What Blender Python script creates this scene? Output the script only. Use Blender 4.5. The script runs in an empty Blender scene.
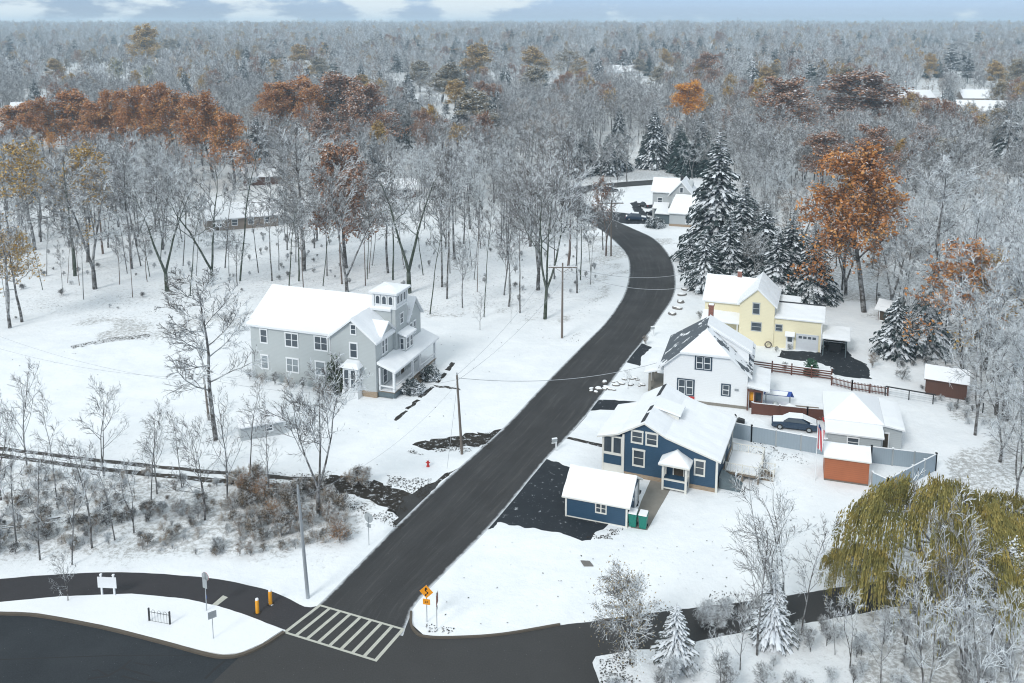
import bpy, math, random
import numpy as np
from math import radians, sin, cos, tan, pi, sqrt, atan2, degrees
from mathutils import Vector, Matrix, noise
random.seed(7); np.random.seed(7)
S = bpy.context.scene
COL = S.collection
# ------------------------------------------------------------------ camera
F = 900.0; CH = 44.0; PT = radians(9.0); YH = 24.0; CY = YH + F*tan(PT)
cam = bpy.data.cameras.new('camera'); co = bpy.data.objects.new('camera', cam); COL.objects.link(co)
co.location = (0, 0, CH); co.rotation_euler = (radians(90)-PT, 0, 0)
cam.sensor_width = 36; cam.lens = F/1024*36; cam.shift_y = (CY-341.5)/1024.0
cam.clip_start = 1; cam.clip_end = 20000
S.camera = co
def P(x, y, h=0.0):
    u = (x-512)/F; v = -(y-CY)/F
    d = (u, cos(PT)+v*sin(PT), -sin(PT)+v*cos(PT)); t = (h-CH)/d[2]
    return Vector((t*d[0], t*d[1], h))
def proj(X, Y, Z):
    q = Z-CH; yc = Y*sin(PT)+q*cos(PT); zc = Y*cos(PT)-q*sin(PT)
    return 512+F*X/zc, CY-F*yc/zc
def tall(x, y, ytop):          # height of an upright thing whose foot and top are seen at y and ytop
    p = P(x, y); v = -(ytop-CY)/F
    t = p.y/(cos(PT)+v*sin(PT)); return CH+t*(-sin(PT)+v*cos(PT))
# ------------------------------------------------------------------ colours and node helpers
def lin(c): return tuple(((x/255.)/12.92 if x/255. <= .04045 else ((x/255.+.055)/1.055)**2.4) for x in c)
class N:
    def __init__(s, name):
        s.m = bpy.data.materials.new(name); s.m.use_nodes = True; s.t = s.m.node_tree; s.n = s.t.nodes
        s.b = s.n['Principled BSDF']; s.L = s.t.links
        s.b.inputs['Roughness'].default_value = .8
    def node(s, typ, **k):
        n = s.n.new(typ)
        for a, v in k.items(): setattr(n, a, v)
        return n
    def link(s, a, b): s.L.new(a, b)
    def coord(s, kind='Object'):
        return s.node('ShaderNodeTexCoord').outputs[kind]
    def pos(s): return s.node('ShaderNodeNewGeometry').outputs['Position']
    def noise(s, scale, detail=4, rough=.6, vec=None, out='Fac'):
        n = s.node('ShaderNodeTexNoise'); n.inputs['Scale'].default_value = scale; n.inputs['Detail'].default_value = detail
        n.inputs['Roughness'].default_value = rough
        if vec is not None: s.link(vec, n.inputs['Vector'])
        return n.outputs[out]
    def ramp(s, f, a, b, v0=0., v1=1.):
        r = s.node('ShaderNodeMapRange', interpolation_type='SMOOTHSTEP'); s.link(f, r.inputs['Value'])
        r.inputs['From Min'].default_value = a; r.inputs['From Max'].default_value = b
        r.inputs['To Min'].default_value = v0; r.inputs['To Max'].default_value = v1
        return r.outputs['Result']
    def math(s, op, a, b=0.):
        n = s.node('ShaderNodeMath', operation=op)
        for i, x in enumerate((a, b)):
            if isinstance(x, (int, float)): n.inputs[i].default_value = x
            else: s.link(x, n.inputs[i])
        return n.outputs[0]
    def mix(s, f, a, b):
        n = s.node('ShaderNodeMix', data_type='RGBA')
        for i, x in ((0, f), (6, a), (7, b)):
            if isinstance(x, (int, float)): n.inputs[i].default_value = x
            elif isinstance(x, tuple): n.inputs[i].default_value = (*x[:3], 1)
            else: s.link(x, n.inputs[i])
        return n.outputs[2]
    def col(s, c):
        if isinstance(c, tuple): s.b.inputs['Base Color'].default_value = (*c[:3], 1)
        else: s.link(c, s.b.inputs['Base Color'])
    def rough(s, r):
        if isinstance(r, (int, float)): s.b.inputs['Roughness'].default_value = r
        else: s.link(r, s.b.inputs['Roughness'])
    def bump(s, h, st=.3, d=.05):
        n = s.node('ShaderNodeBump'); n.inputs['Strength'].default_value = st; n.inputs['Distance'].default_value = d
        s.link(h, n.inputs['Height']); s.link(n.outputs[0], s.b.inputs['Normal'])
    def nz(s, true=True):
        g = s.node('ShaderNodeNewGeometry'); x = s.node('ShaderNodeSeparateXYZ')
        s.link(g.outputs['True Normal' if true else 'Normal'], x.inputs[0]); return x.outputs[2]
SNOW = (.82, .84, .86)
def m_snow(name='snow', specks=0.):
    n = N(name); p = n.pos()
    c = n.mix(n.noise(.35, 5, .6, p), (.78, .80, .825), (.845, .86, .875))
    if specks:
        a = n.ramp(n.noise(1.6, 6, .75, p), .62-specks*.1, .72-specks*.1); b = n.ramp(n.noise(.12, 3, .6, p), .48, .62)
        c = n.mix(n.math('MULTIPLY', n.math('MULTIPLY', a, b), .8), c, (.10, .085, .06))
    n.col(c); n.rough(.75); n.bump(n.noise(1.3, 6, .65, p), .35, .12)
    n.b.inputs['Subsurface Weight'].default_value = 0
    return n.m
def m_ground():
    n = N('snow_ground'); p = n.pos()
    at = n.node('ShaderNodeAttribute', attribute_name='wild').outputs['Fac']
    base = n.mix(n.ramp(n.noise(.22, 8, .7, p), .3, .7), (.775, .805, .83), (.855, .875, .89))
    # thin places where grass and leaf litter come through
    a = n.noise(1.9, 8, .82, p); b = n.noise(.09, 4, .6, p)
    thr = n.math('ADD', n.math('MULTIPLY', at, .19), n.math('MULTIPLY', b, .18))
    v = n.math('ADD', a, thr)
    lit = n.ramp(v, .70, .86)
    lit = n.math('MULTIPLY', lit, n.ramp(at, 0., 1., .14, .62))
    lc = n.mix(n.noise(3., 3, .5, p), (.09, .075, .05), (.17, .15, .12))
    sp = n.math('MULTIPLY', n.ramp(n.noise(4.5, 4, .8, p), .66, .72), .6)
    c = n.mix(lit, base, lc); c = n.mix(n.math('MULTIPLY', sp, n.ramp(b, .45, .6)), c, (.16, .15, .11))
    n.col(c); n.rough(.8)
    n.bump(n.math('ADD', n.noise(.9, 7, .7, p), n.math('MULTIPLY', n.noise(.15, 3, .5, p), 3.)), .55, .22)
    return n.m
def m_asphalt(name, c1, c2, tracks=False, snow=.0, rough=.75):
    n = N(name); p = n.pos()
    c = n.mix(n.noise(.25, 5, .65, p), c1, c2)
    c = n.mix(n.ramp(n.noise(9., 3, .8, p), .35, .75, 0., .35), c, tuple(x*1.7 for x in c2))
    if tracks:
        uv = n.node('ShaderNodeSeparateXYZ'); n.link(n.node('ShaderNodeUVMap').outputs[0], uv.inputs[0])
        w = n.node('ShaderNodeMath', operation='SINE'); n.link(n.math('MULTIPLY', n.math('ADD', uv.outputs[1], n.math('MULTIPLY', n.noise(.05, 2, .5, p), .1)), 4*pi), w.inputs[0])
        c = n.mix(n.ramp(w.outputs[0], -.9, 1., 0., .32), c, tuple(x*.72 for x in c1))
        cv = n.node('ShaderNodeCombineXYZ'); n.link(n.math('MULTIPLY', uv.outputs[0], 1.3), cv.inputs[0]); n.link(n.math('MULTIPLY', uv.outputs[1], 16.), cv.inputs[1])
        st = n.noise(1., 5, .7, cv.outputs[0]); c = n.mix(n.ramp(st, .50, .72, 0., .45), c, (.105, .104, .102)); c = n.mix(n.ramp(st, .48, .30, 0., .5), c, (.026, .026, .027))
        e = n.math('ABSOLUTE', n.math('SUBTRACT', uv.outputs[1], .5))
        c = n.mix(n.math('MULTIPLY', n.ramp(n.math('ADD', e, n.math('MULTIPLY', n.noise(1.2, 4, .7, p), .06)), .485, .53), .9), c, (.6, .63, .66))
    # stray flakes that have not melted
    k = n.node('ShaderNodeTexVoronoi'); k.inputs['Scale'].default_value = 2.6; n.link(p, k.inputs['Vector'])
    fl = n.math('MULTIPLY', n.math('LESS_THAN', k.outputs['Distance'], .045), .35)
    c = n.mix(fl, c, (.5, .52, .55))
    if snow:
        c = n.mix(n.math('MULTIPLY', n.ramp(n.noise(1.7, 6, .8, p), .62-snow*.2, .70-snow*.2), .85), c, (.7, .74, .78))
    n.col(c); n.rough(n.ramp(n.noise(.2, 4, .6, p), .3, .7, rough-.1, rough+.1)); n.b.inputs['Specular IOR Level'].default_value = .22; n.bump(n.noise(25., 2, .5, p), .15, .02)
    return n.m
def m_plain(name, c, rough=.7, var=.12, scale=3., metal=0., bump=0.):
    n = N(name); p = n.coord('Object')
    n.col(n.mix(n.noise(scale, 4, .6, p), tuple(x*(1-var) for x in c), tuple(min(1, x*(1+var)) for x in c)))
    n.rough(rough); n.b.inputs['Metallic'].default_value = metal
    if bump: n.bump(n.noise(scale*6, 3, .6, p), bump, .02)
    return n.m
def m_siding(name, c, period=.16, dirt=.12, horiz=True, line=.72):
    n = N(name); p = n.coord('Object'); s = n.node('ShaderNodeSeparateXYZ'); n.link(p, s.inputs[0])
    ax = s.outputs[2] if horiz else n.math('ADD', s.outputs[0], s.outputs[1])
    fr = n.math('FRACT', n.math('DIVIDE', ax, period))
    g = n.ramp(fr, .0, .16, line, 1.)
    base = n.mix(n.noise(.8, 5, .6, p), tuple(x*(1-dirt) for x in c), tuple(min(1, x*(1+dirt*.5)) for x in c))
    v = n.node('ShaderNodeVectorMath', operation='SCALE'); n.link(base, v.inputs[0]); n.link(g, v.inputs['Scale'])
    n.link(v.outputs[0], n.b.inputs['Base Color']); n.rough(.6); n.bump(fr, .35, .02)
    return n.m
def m_brick(name, c1, c2):
    n = N(name); p = n.coord('Object'); b = n.node('ShaderNodeTexBrick'); n.link(p, b.inputs['Vector'])
    mp = n.node('ShaderNodeMapping'); n.link(p, mp.inputs[0]); mp.inputs['Rotation'].default_value = (pi/2, 0, 0); n.link(mp.outputs[0], b.inputs['Vector'])
    b.inputs['Scale'].default_value = 2.2; b.inputs['Color1'].default_value = (*c1, 1); b.inputs['Color2'].default_value = (*c2, 1)
    b.inputs['Mortar'].default_value = (.3, .28, .25, 1); b.inputs['Mortar Size'].default_value = .012
    n.link(b.outputs[0], n.b.inputs['Base Color']); return n.m
def m_shingle(name, c, snow):
    n = N(name); p = n.coord('Object')
    w = n.node('ShaderNodeTexBrick'); n.link(p, w.inputs['Vector']); w.inputs['Scale'].default_value = 2.5
    w.inputs['Color1'].default_value = (*c, 1); w.inputs['Color2'].default_value = (*[x*1.35 for x in c], 1); w.inputs['Mortar'].default_value = (*[x*.6 for x in c], 1)
    mk = n.ramp(n.noise(.55, 8, .62, p), .56-snow*.3, .575-snow*.3)
    n.link(n.mix(mk, w.outputs[0], SNOW), n.b.inputs['Base Color']); n.bump(mk, .6, .05); return n.m
def m_glass(name='window_glass', c=(.035, .045, .055)):
    n = N(name); n.col(n.mix(n.noise(1.2, 2, .5, n.pos()), c, tuple(x*2.2 for x in c))); n.rough(.12); n.b.inputs['Specular IOR Level'].default_value = .6; return n.m
def m_branch(name, c, frost, lo=.05, hi=.5):
    """bark whose upper side carries snow"""
    n = N(name); p = n.coord('Object')
    bark = n.mix(n.noise(2.2, 4, .6, p), tuple(x*.65 for x in c), tuple(x*1.35 for x in c))
    f = n.math('ADD', n.ramp(n.nz(), lo, hi), n.math('MULTIPLY', n.ramp(n.noise(1.1, 6, .75, p), .42, .58), frost*1.25))
    f = n.math('MINIMUM', n.math('MAXIMUM', f, 0.), .95)
    n.col(n.mix(f, bark, (.74, .785, .815))); n.rough(.85); return n.m
def m_leaf(name, cols, snow=.3, scale=.5):
    n = N(name); p = n.coord('Object')
    r = n.node('ShaderNodeValToRGB'); n.link(n.noise(scale, 5, .75, p), r.inputs[0])
    while len(r.color_ramp.elements) < len(cols): r.color_ramp.elements.new(.5)
    for i, c in enumerate(cols):
        r.color_ramp.elements[i].position = .33+.34*i/(len(cols)-1); r.color_ramp.elements[i].color = (*c, 1)
    top = n.ramp(n.math('ABSOLUTE', n.nz()), .55, .8)
    f = n.math('MULTIPLY', top, n.ramp(n.noise(2.3, 5, .75, p), .62-snow*.4, .72-snow*.4))
    n.col(n.mix(f, r.outputs[0], (.72, .76, .80))); n.rough(.7)
    return n.m
def m_needle(name, c, snow):
    n = N(name); p = n.coord('Object')
    g = n.mix(n.noise(1.5, 4, .7, p), tuple(x*.55 for x in c), tuple(x*1.5 for x in c))
    f = n.math('MULTIPLY', n.ramp(n.math('ABSOLUTE', n.nz()), .42, .78), n.ramp(n.noise(.9, 5, .75, p), .58-snow*.35, .72-snow*.35))
    n.col(n.mix(f, g, (.78, .82, .86))); n.rough(.75); return n.m
M = {}
M['ground'] = m_ground(); M['snow'] = m_snow(); M['snow_specked'] = m_snow('snow_specked', .8)
M['road'] = m_asphalt('road_asphalt', (.036, .036, .0365), (.046, .0455, .0455), True)
M['junction'] = m_asphalt('junction_asphalt', (.038, .0375, .037), (.049, .0485, .048))
M['lot'] = m_asphalt('lot_asphalt', (.012, .015, .018), (.034, .039, .044))
M['drive'] = m_asphalt('driveway_asphalt', (.012, .015, .019), (.024, .029, .035), snow=.12)
M['smallroad'] = m_asphalt('park_drive_asphalt', (.030, .029, .031), (.044, .042, .045))
M['mud'] = m_asphalt('thawed_track', (.012, .011, .010), (.036, .029, .021), snow=.38)
M['rut'] = m_asphalt('rut_dirt', (.022, .019, .016), (.06, .05, .04), snow=.36)
M['concrete'] = m_plain('concrete', lin((132, 128, 120)), .85, .15, 2., bump=.2)
M['kerb'] = m_plain('kerb_stone', lin((88, 80, 70)), .85, .25, 1.5, bump=.2)
M['paint'] = m_plain('road_paint', (.47, .47, .41), .7, .2, 2.5)
M['glass'] = m_glass(); M['glass_pale'] = m_glass('curtained_glass', (.13, .15, .16))  # the curtained panes take a paler glass colour
M['white'] = m_plain('white_trim', (.72, .74, .75), .5, .06); M['cream'] = m_plain('cream_trim', (.68, .67, .62), .55, .06)
M['blue_side'] = m_siding('blue_siding', (.020, .064, .118), .18); M['white_side'] = m_siding('white_siding', (.80, .82, .83), .2, .04, line=.9)
M['grey_side'] = m_siding('grey_clapboard', (.43, .462, .462), .17, .08, line=.80); M['yellow_side'] = m_siding('pale_yellow_siding', (.78, .715, .50), .2, .06, line=.88)
M['tan_side'] = m_siding('tan_siding', (.24, .20, .165), .2); M['lightgrey_side'] = m_siding('light_grey_siding', (.42, .45, .46), .2, .06)
M['brown_side'] = m_siding('brown_siding', (.10, .045, .03), .22, .2, False); M['cedar'] = m_siding('red_cedar_boards', (.40, .125, .05), .2, .25, line=.6)
M['fence_grey'] = m_siding('grey_vinyl', (.27, .33, .38), .15, .08, False, line=.86); M['fence_brown'] = m_plain('weathered_red_wood', (.11, .042, .028), .8, .3, 2.)
M['navy'] = m_plain('navy_trim', (.03, .055, .085), .5, .1); M['brick'] = m_brick('brick', (.19, .06, .04), (.27, .10, .07)); M['tanbrick'] = m_brick('tan_brick', (.28, .20, .13), (.34, .26, .18))
M['shingle'] = m_plain('dark_shingle', (.03, .033, .038), .85, .3, 4.); M['shingle_snow'] = m_shingle('half_snowed_shingle', (.085, .10, .115), .0); M['shingle_some'] = m_shingle('thinly_snowed_shingle', (.085, .10, .115), .33); M['shingle_more'] = m_shingle('mostly_bare_shingle', (.085, .10, .115), -.32)
M['steel'] = m_plain('galvanised_steel', (.36, .39, .41), .4, .1, metal=.3); M['black'] = m_plain('black_paint', (.012, .013, .015), .45, .1)
M['wood'] = m_plain('weathered_pole_wood', (.16, .135, .115), .9, .3, 3.); M['planks'] = m_plain('deck_boards', (.20, .16, .12), .85, .2, 3.)
M['yellow'] = m_plain('traffic_yellow', (.83, .36, .02), .5, .06); M['orange'] = m_plain('warning_orange', (.86, .33, .012), .45, .04); M['red'] = m_plain('red_paint', (.5, .03, .025), .5, .08)
M['redflag'] = m_plain('flag_red', (.48, .04, .05), .8, .06); M['flagwhite'] = m_plain('flag_white', (.72, .72, .73), .8, .04); M['flagblue'] = m_plain('flag_blue', (.03, .05, .16), .8, .06)
M['green'] = m_plain('green_plastic', (.0, .17, .125), .5, .08); M['tarp'] = m_plain('blue_tarp', (.015, .07, .35), .5, .15); M['tyre'] = m_plain('tyre_rubber', (.015, .015, .016), .85, .1)
M['carblue'] = m_plain('dark_blue_car_paint', (.018, .04, .075), .22, .05); M['carblack'] = m_plain('black_car_paint', (.014, .018, .024), .2, .05); M['stone'] = m_plain('field_stone', (.16, .15, .14), .9, .3, 2., bump=.4)
M['leafbrown'] = m_plain('fallen_leaves', (.035, .028, .020), .9, .4, .8); M['steelgrey'] = m_plain('bulkhead_steel', (.10, .135, .15), .5, .15); M['signgrey'] = m_plain('sign_back', (.38, .41, .42), .45, .06, metal=.3)
M['wire'] = m_plain('snowy_wire', (.40, .42, .44), .6, .1); M['hedge'] = m_plain('white_garage_door', (.58, .61, .64), .5, .05); M['brush'] = m_plain('bark_mulch', (.06, .045, .03), .9, .3)
M['bark'] = m_branch('bark', (.052, .044, .038), .24, .3, .8); M['twig'] = m_branch('snowy_twigs', (.062, .049, .040), .26, .15, .6); M['twig_white'] = m_branch('heavy_snow_twigs', (.12, .118, .118), .55, -.1, .35)
M['moss'] = m_branch('mossy_bark', (.022, .034, .014), .08, .35, .8); M['twig_brown'] = m_branch('brown_shrub_twigs', (.19, .12, .065), .20, .1, .6); M['bark_red'] = m_branch('reddish_bark', (.11, .072, .055), .12, .3, .8)
M['dry'] = m_branch('dry_stalks', (.27, .18, .09), .15, .1, .6)
M['rust'] = m_leaf('rust_oak_leaves', [(.23, .088, .03), (.45, .185, .05), (.58, .31, .09)], .22)
M['maroon'] = m_leaf('brown_oak_leaves', [(.17, .085, .05), (.30, .145, .075), (.40, .22, .12)], .30)
M['orange_leaf'] = m_leaf('orange_leaves', [(.45, .16, .015), (.68, .29, .02), (.80, .42, .04)], .12)
M['gold'] = m_leaf('gold_leaves', [(.26, .16, .045), (.46, .28, .06), (.56, .38, .11)], .25)
M['olive'] = m_leaf('olive_willow_leaves', [(.12, .125, .04), (.27, .24, .07), (.46, .35, .10)], 1.4, .8)
M['olivegrey'] = m_leaf('grey_green_leaves', [(.14, .12, .06), (.26, .20, .10), (.33, .25, .13)], .35)
M['needle'] = m_needle('snowy_needles', (.020, .036, .036), .42); M['needle_white'] = m_needle('snow_plastered_needles', (.10, .11, .10), 1.1); M['rustshrub'] = m_leaf('dry_rust_leaves', [(.20, .10, .04), (.32, .17, .07), (.40, .24, .12)], .25); M['needle_dark'] = m_needle('dark_needles', (.018, .042, .040), .12); M['needle_green'] = m_needle('green_needles', (.025, .10, .05), .2)
M['ivy'] = m_leaf('ivy_leaves', [(.018, .035, .012), (.04, .065, .02), (.06, .08, .03)], .28)
# ------------------------------------------------------------------ object helpers
def tag(o, label=None, cat=None, group=None, kind=None):
    if label: o['label'] = label
    if cat: o['category'] = cat
    if group: o['group'] = group
    if kind: o['kind'] = kind
    return o
def empty(name, loc, rz=0., label=None, cat=None, group=None, sc=None):
    o = bpy.data.objects.new(name, None); COL.objects.link(o); o.location = loc; o.rotation_euler = (0, 0, rz); o.empty_display_size = .3
    if sc: o.scale = (sc,)*3
    return tag(o, label, cat, group)
class MB:
    def __init__(s): s.v = []; s.f = []; s.m = []
    def add(s, vs, fs, mi=0):
        k = len(s.v); s.v += [tuple(v) for v in vs]; s.f += [tuple(i+k for i in f) for f in fs]; s.m += [mi]*len(fs); return s
    def box(s, x0, x1, y0, y1, z0, z1, mi=0):
        return s.add([(x0, y0, z0), (x1, y0, z0), (x1, y1, z0), (x0, y1, z0), (x0, y0, z1), (x1, y0, z1), (x1, y1, z1), (x0, y1, z1)],
                     [(3, 2, 1, 0), (4, 5, 6, 7), (0, 1, 5, 4), (1, 2, 6, 5), (2, 3, 7, 6), (3, 0, 4, 7)], mi)
    def bar(s, a, b, w, h=None, mi=0):        # square bar from a to b
        a = Vector(a); b = Vector(b); h = h or w; d = (b-a).normalized()
        up = Vector((0, 0, 1)) if abs(d.z) < .95 else Vector((1, 0, 0)); r = d.cross(up).normalized(); u = r.cross(d)
        q = [(-w/2, -h/2), (w/2, -h/2), (w/2, h/2), (-w/2, h/2)]
        vs = [a+r*x+u*y for x, y in q]+[b+r*x+u*y for x, y in q]
        return s.add(vs, [(0, 1, 2, 3), (7, 6, 5, 4), (0, 4, 5, 1), (1, 5, 6, 2), (2, 6, 7, 3), (3, 7, 4, 0)], mi)
    def tube(s, pts, rs, k=8, mi=0, cap=True):
        pts = [Vector(p) for p in pts]; n = len(pts)
        if isinstance(rs, (int, float)): rs = [rs]*n
        vs = []
        for i, p in enumerate(pts):
            d = (pts[min(i+1, n-1)]-pts[max(i-1, 0)]).normalized()
            ref = Vector((0, 0, 1)) if abs(d.z) < .9 else Vector((1, 0, 0)); a = d.cross(ref).normalized(); b = d.cross(a)
            vs += [p+(a*cos(2*pi*j/k)+b*sin(2*pi*j/k))*rs[i] for j in range(k)]
        fs = [(i*k+j, i*k+(j+1) % k, (i+1)*k+(j+1) % k, (i+1)*k+j) for i in range(n-1) for j in range(k)]
        if cap: fs += [tuple(range(k))[::-1], tuple((n-1)*k+j for j in range(k))]
        return s.add(vs, fs, mi)
    def slab(s, pts, th, mi=0):               # polygon top surface, extruded straight down by th
        n = len(pts); vs = [tuple(p) for p in pts]+[(p[0], p[1], p[2]-th) for p in pts]
        return s.add(vs, [tuple(range(n)), tuple(range(2*n-1, n-1, -1))]+[(i, i+n, (i+1) % n+n, (i+1) % n) for i in range(n)], mi)
    def body(s, x0, x1, y0, y1, z0, ze, zr, axis='y', mi=0, rid=None):   # walls with two gable ends
        if axis == 'y':
            r = (x0+x1)/2 if rid is None else rid
            pr = [(x0, z0), (x1, z0), (x1, ze), (r, zr), (x0, ze)]; A = [(a, y0, z) for a, z in pr]; B = [(a, y1, z) for a, z in pr]
        else:
            r = (y0+y1)/2 if rid is None else rid
            pr = [(y0, z0), (y1, z0), (y1, ze), (r, zr), (y0, ze)]; A = [(x1, a, z) for a, z in pr]; B = [(x0, a, z) for a, z in pr]
        return s.add(A+B, [(0, 1, 2, 3, 4), (9, 8, 7, 6, 5)]+[((i+1) % 5, i, i+5, (i+1) % 5+5) for i in range(5)], mi)
    def build(s, name, mats, parent=None, loc=None, rz=None, bevel=0., smooth=False):
        me = bpy.data.meshes.new(name); me.from_pydata(s.v, [], s.f)
        if not isinstance(mats, (list, tuple)): mats = [mats]
        for m in mats: me.materials.append(M[m] if isinstance(m, str) else m)
        if len(mats) > 1: me.polygons.foreach_set('material_index', s.m)
        if smooth: me.polygons.foreach_set('use_smooth', [True]*len(me.polygons))
        me.update()
        o = bpy.data.objects.new(name, me); COL.objects.link(o)
        if parent: o.parent = parent
        if loc is not None: o.location = loc
        if rz is not None: o.rotation_euler = (0, 0, rz)
        if bevel:
            b = o.modifiers.new('bevel', 'BEVEL'); b.width = bevel; b.segments = 2; b.limit_method = 'ANGLE'
        return o
def copy_tree(o, parent=None):
    c = o.copy(); COL.objects.link(c); c.parent = parent
    for ch in [x for x in o.children]: copy_tree(ch, c)
    return c
# ------------------------------------------------------------------ building parts
ROT = {'f': 0., 'r': pi/2, 'l': -pi/2, 'b': pi}
_wc = {}
def win(par, s, t, z, w, h, face='f', trim='white', n=1, rows=2, arch=False, tw=.11, glass='glass', name='window'):
    key = (w, h, trim, n, rows, arch, tw, glass, name)
    if key not in _wc:
        f = MB(); p = MB()
        f.box(-w/2-tw, w/2+tw, -.07, .02, -tw*1.2, 0); f.box(-w/2-tw*1.2, w/2+tw*1.2, -.09, .02, h, h+tw*1.3)
        f.box(-w/2-tw, -w/2, -.065, .02, 0, h); f.box(w/2, w/2+tw, -.065, .02, 0, h)
        for i in range(1, n): x = -w/2+w*i/n; f.box(x-.05, x+.05, -.06, .02, 0, h)
        for r in range(1, rows):
            z0 = h*r/rows; f.box(-w/2, w/2, -.045, .01, z0-.03, z0+.03)
        if arch:
            for sx in (-1, 1): f.add([(sx*w/2, -.055, h), (sx*w/2, -.055, h-.22), (sx*w*.18, -.055, h)], [(0, 1, 2)])
        p.box(-w/2, w/2, -.022, .015, 0, h)
        if trim == 'navy': rows = 1; f = MB(); f.box(-w/2-tw, w/2+tw, -.07, .02, -tw, 0); f.box(-w/2-tw, w/2+tw, -.07, .02, h, h+tw); f.box(-w/2-tw, -w/2, -.065, .02, 0, h); f.box(w/2, w/2+tw, -.065, .02, 0, h); [f.box(-w/2+w*i/n-.05, -w/2+w*i/n+.05, -.06, .02, 0, h) for i in range(1, n)]
        f0 = f.build(name, trim, par); p0 = p.build('pane', glass, f0); _wc[key] = (f0.data, p0.data)
        if trim == 'navy':
            q = MB(); u = w/n
            for i in range(n):
                a = -w/2+u*i+.05; b = a+u-.1; q.box(a, b, -.04, -.02, h/2-.05, h/2+.05); q.box(a, a+.07, -.042, -.02, 0, h); q.box(b-.07, b, -.042, -.02, 0, h); q.box(a, b, -.041, -.02, h-.07, h); q.box(a, b, -.041, -.02, 0, .07)
            q.build('sash', 'white', f0)
    else:
        f0 = bpy.data.objects.new(name, _wc[key][0]); COL.objects.link(f0); f0.parent = par
        p0 = bpy.data.objects.new('pane', _wc[key][1]); COL.objects.link(p0); p0.parent = f0
    f0.location = (s, t, z); f0.rotation_euler = (0, 0, ROT[face]); return f0
def roof(par, planes, mat='white', th=.14, snow=.13, name='roof', cover=None, bev=.05):
    """planes: top surfaces; each gets a deck and a snow layer (cover[i]=material name replaces the snow on that plane)"""
    r = MB()
    for q in planes: r.slab(q, th)
    ro = r.build(name, mat, par)
    sn = MB(); bare = {}
    def lumpy(q):
        q = [Vector(p) for p in q]; q = q if len(q) == 4 else None
        if q is None: return False
        nu = max(3, int(((q[1]-q[0]).length+(q[2]-q[3]).length)/2/.45)); nv = max(3, int(((q[3]-q[0]).length+(q[2]-q[1]).length)/2/.45)); zt = max(p.z for p in q); cen = sum(q, Vector())/4; top = []; bot = []
        for i in range(nu+1):
            for j in range(nv+1):
                p = (q[0].lerp(q[1], i/nu)).lerp(q[3].lerp(q[2], i/nu), j/nv); edge = i in (0, nu) or j in (0, nv); w = par.location; k = 1+.55*noise.noise((p.x*.8+w.x, p.y*.8+w.y, 1.))
                if edge and p.z < zt-.05: k *= .62; o_ = (p-cen).normalized()*(.05*noise.noise((p.x*2.3+w.x, p.y*2.3, p.z))+.01); p = p+Vector((o_.x, o_.y, 0))
                top.append((p.x, p.y, p.z+snow*k)); bot.append((p.x, p.y, p.z+.004))
        m_ = nv+1; n0 = len(top); fs = [(i*m_+j, (i+1)*m_+j, (i+1)*m_+j+1, i*m_+j+1) for i in range(nu) for j in range(nv)]
        bd = [i*m_ for i in range(nu+1)]+[nu*m_+j for j in range(1, m_)]+[i*m_+nv for i in range(nu-1, -1, -1)]+[j for j in range(nv-1, 0, -1)]
        fs += [(bd[i], n0+bd[i], n0+bd[(i+1) % len(bd)], bd[(i+1) % len(bd)]) for i in range(len(bd))]; sn.add(top+bot, fs); return True
    for i, q in enumerate(planes):
        c = cover[i] if cover else 'snow'
        if c == 'snow' and lumpy(q): pass
        elif c == 'snow': sn.slab([(x, y, z+snow) for x, y, z in q], snow-.004)
        else: bare.setdefault(c, MB()).slab([(x, y, z+.05) for x, y, z in q], .046)
    if sn.v: sn.build('snow_cover', 'snow', ro, bevel=bev*.6)
    for c, b in bare.items(): b.build('shingle_surface', c, ro)
    return ro
def gable(s0, s1, t0, t1, ze, zr, axis='y', ov=.35, ovg=.35, rid=None):
    """two roof planes over walls s0..s1 x t0..t1; ze is the roof height at the wall line"""
    if axis == 'y':
        r = (s0+s1)/2 if rid is None else rid; a = t0-ovg; b = t1+ovg
        k0 = (zr-ze)/(r-s0); k1 = (zr-ze)/(s1-r)
        return [[(s0-ov, a, ze-k0*ov), (r, a, zr), (r, b, zr), (s0-ov, b, ze-k0*ov)], [(r, a, zr), (s1+ov, a, ze-k1*ov), (s1+ov, b, ze-k1*ov), (r, b, zr)]]
    r = (t0+t1)/2 if rid is None else rid; a = s0-ovg; b = s1+ovg
    k0 = (zr-ze)/(r-t0); k1 = (zr-ze)/(t1-r)
    return [[(a, t0-ov, ze-k0*ov), (b, t0-ov, ze-k0*ov), (b, r, zr), (a, r, zr)], [(a, r, zr), (b, r, zr), (b, t1+ov, ze-k1*ov), (a, t1+ov, ze-k1*ov)]]
def hip(s0, s1, t0, t1, ze, zr, ov=.3):
    a, b, c, d = s0-ov, s1+ov, t0-ov, t1+ov; W = b-a; D = d-c
    if W >= D: R0 = (a+D/2, (c+d)/2, zr); R1 = (b-D/2, (c+d)/2, zr)
    else: R0 = ((a+b)/2, c+W/2, zr); R1 = ((a+b)/2, d-W/2, zr)
    A, B, C, D_ = (a, c, ze), (b, c, ze), (b, d, ze), (a, d, ze)
    if W >= D: return [[A, B, R1, R0], [B, C, R1], [C, D_, R0, R1], [D_, A, R0]]
    return [[A, B, R0], [B, C, R1, R0], [C, D_, R1], [D_, A, R0, R1]]
def corners(par, pts, z0, z1, mat='cream', w=.16):
    for i, (x, y) in enumerate(pts):
        h = z1[i] if isinstance(z1, (list, tuple)) else z1
        MB().box(x-w/2, x+w/2, y-w/2, y+w/2, z0, h).build('corner_board', mat, par)
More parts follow.
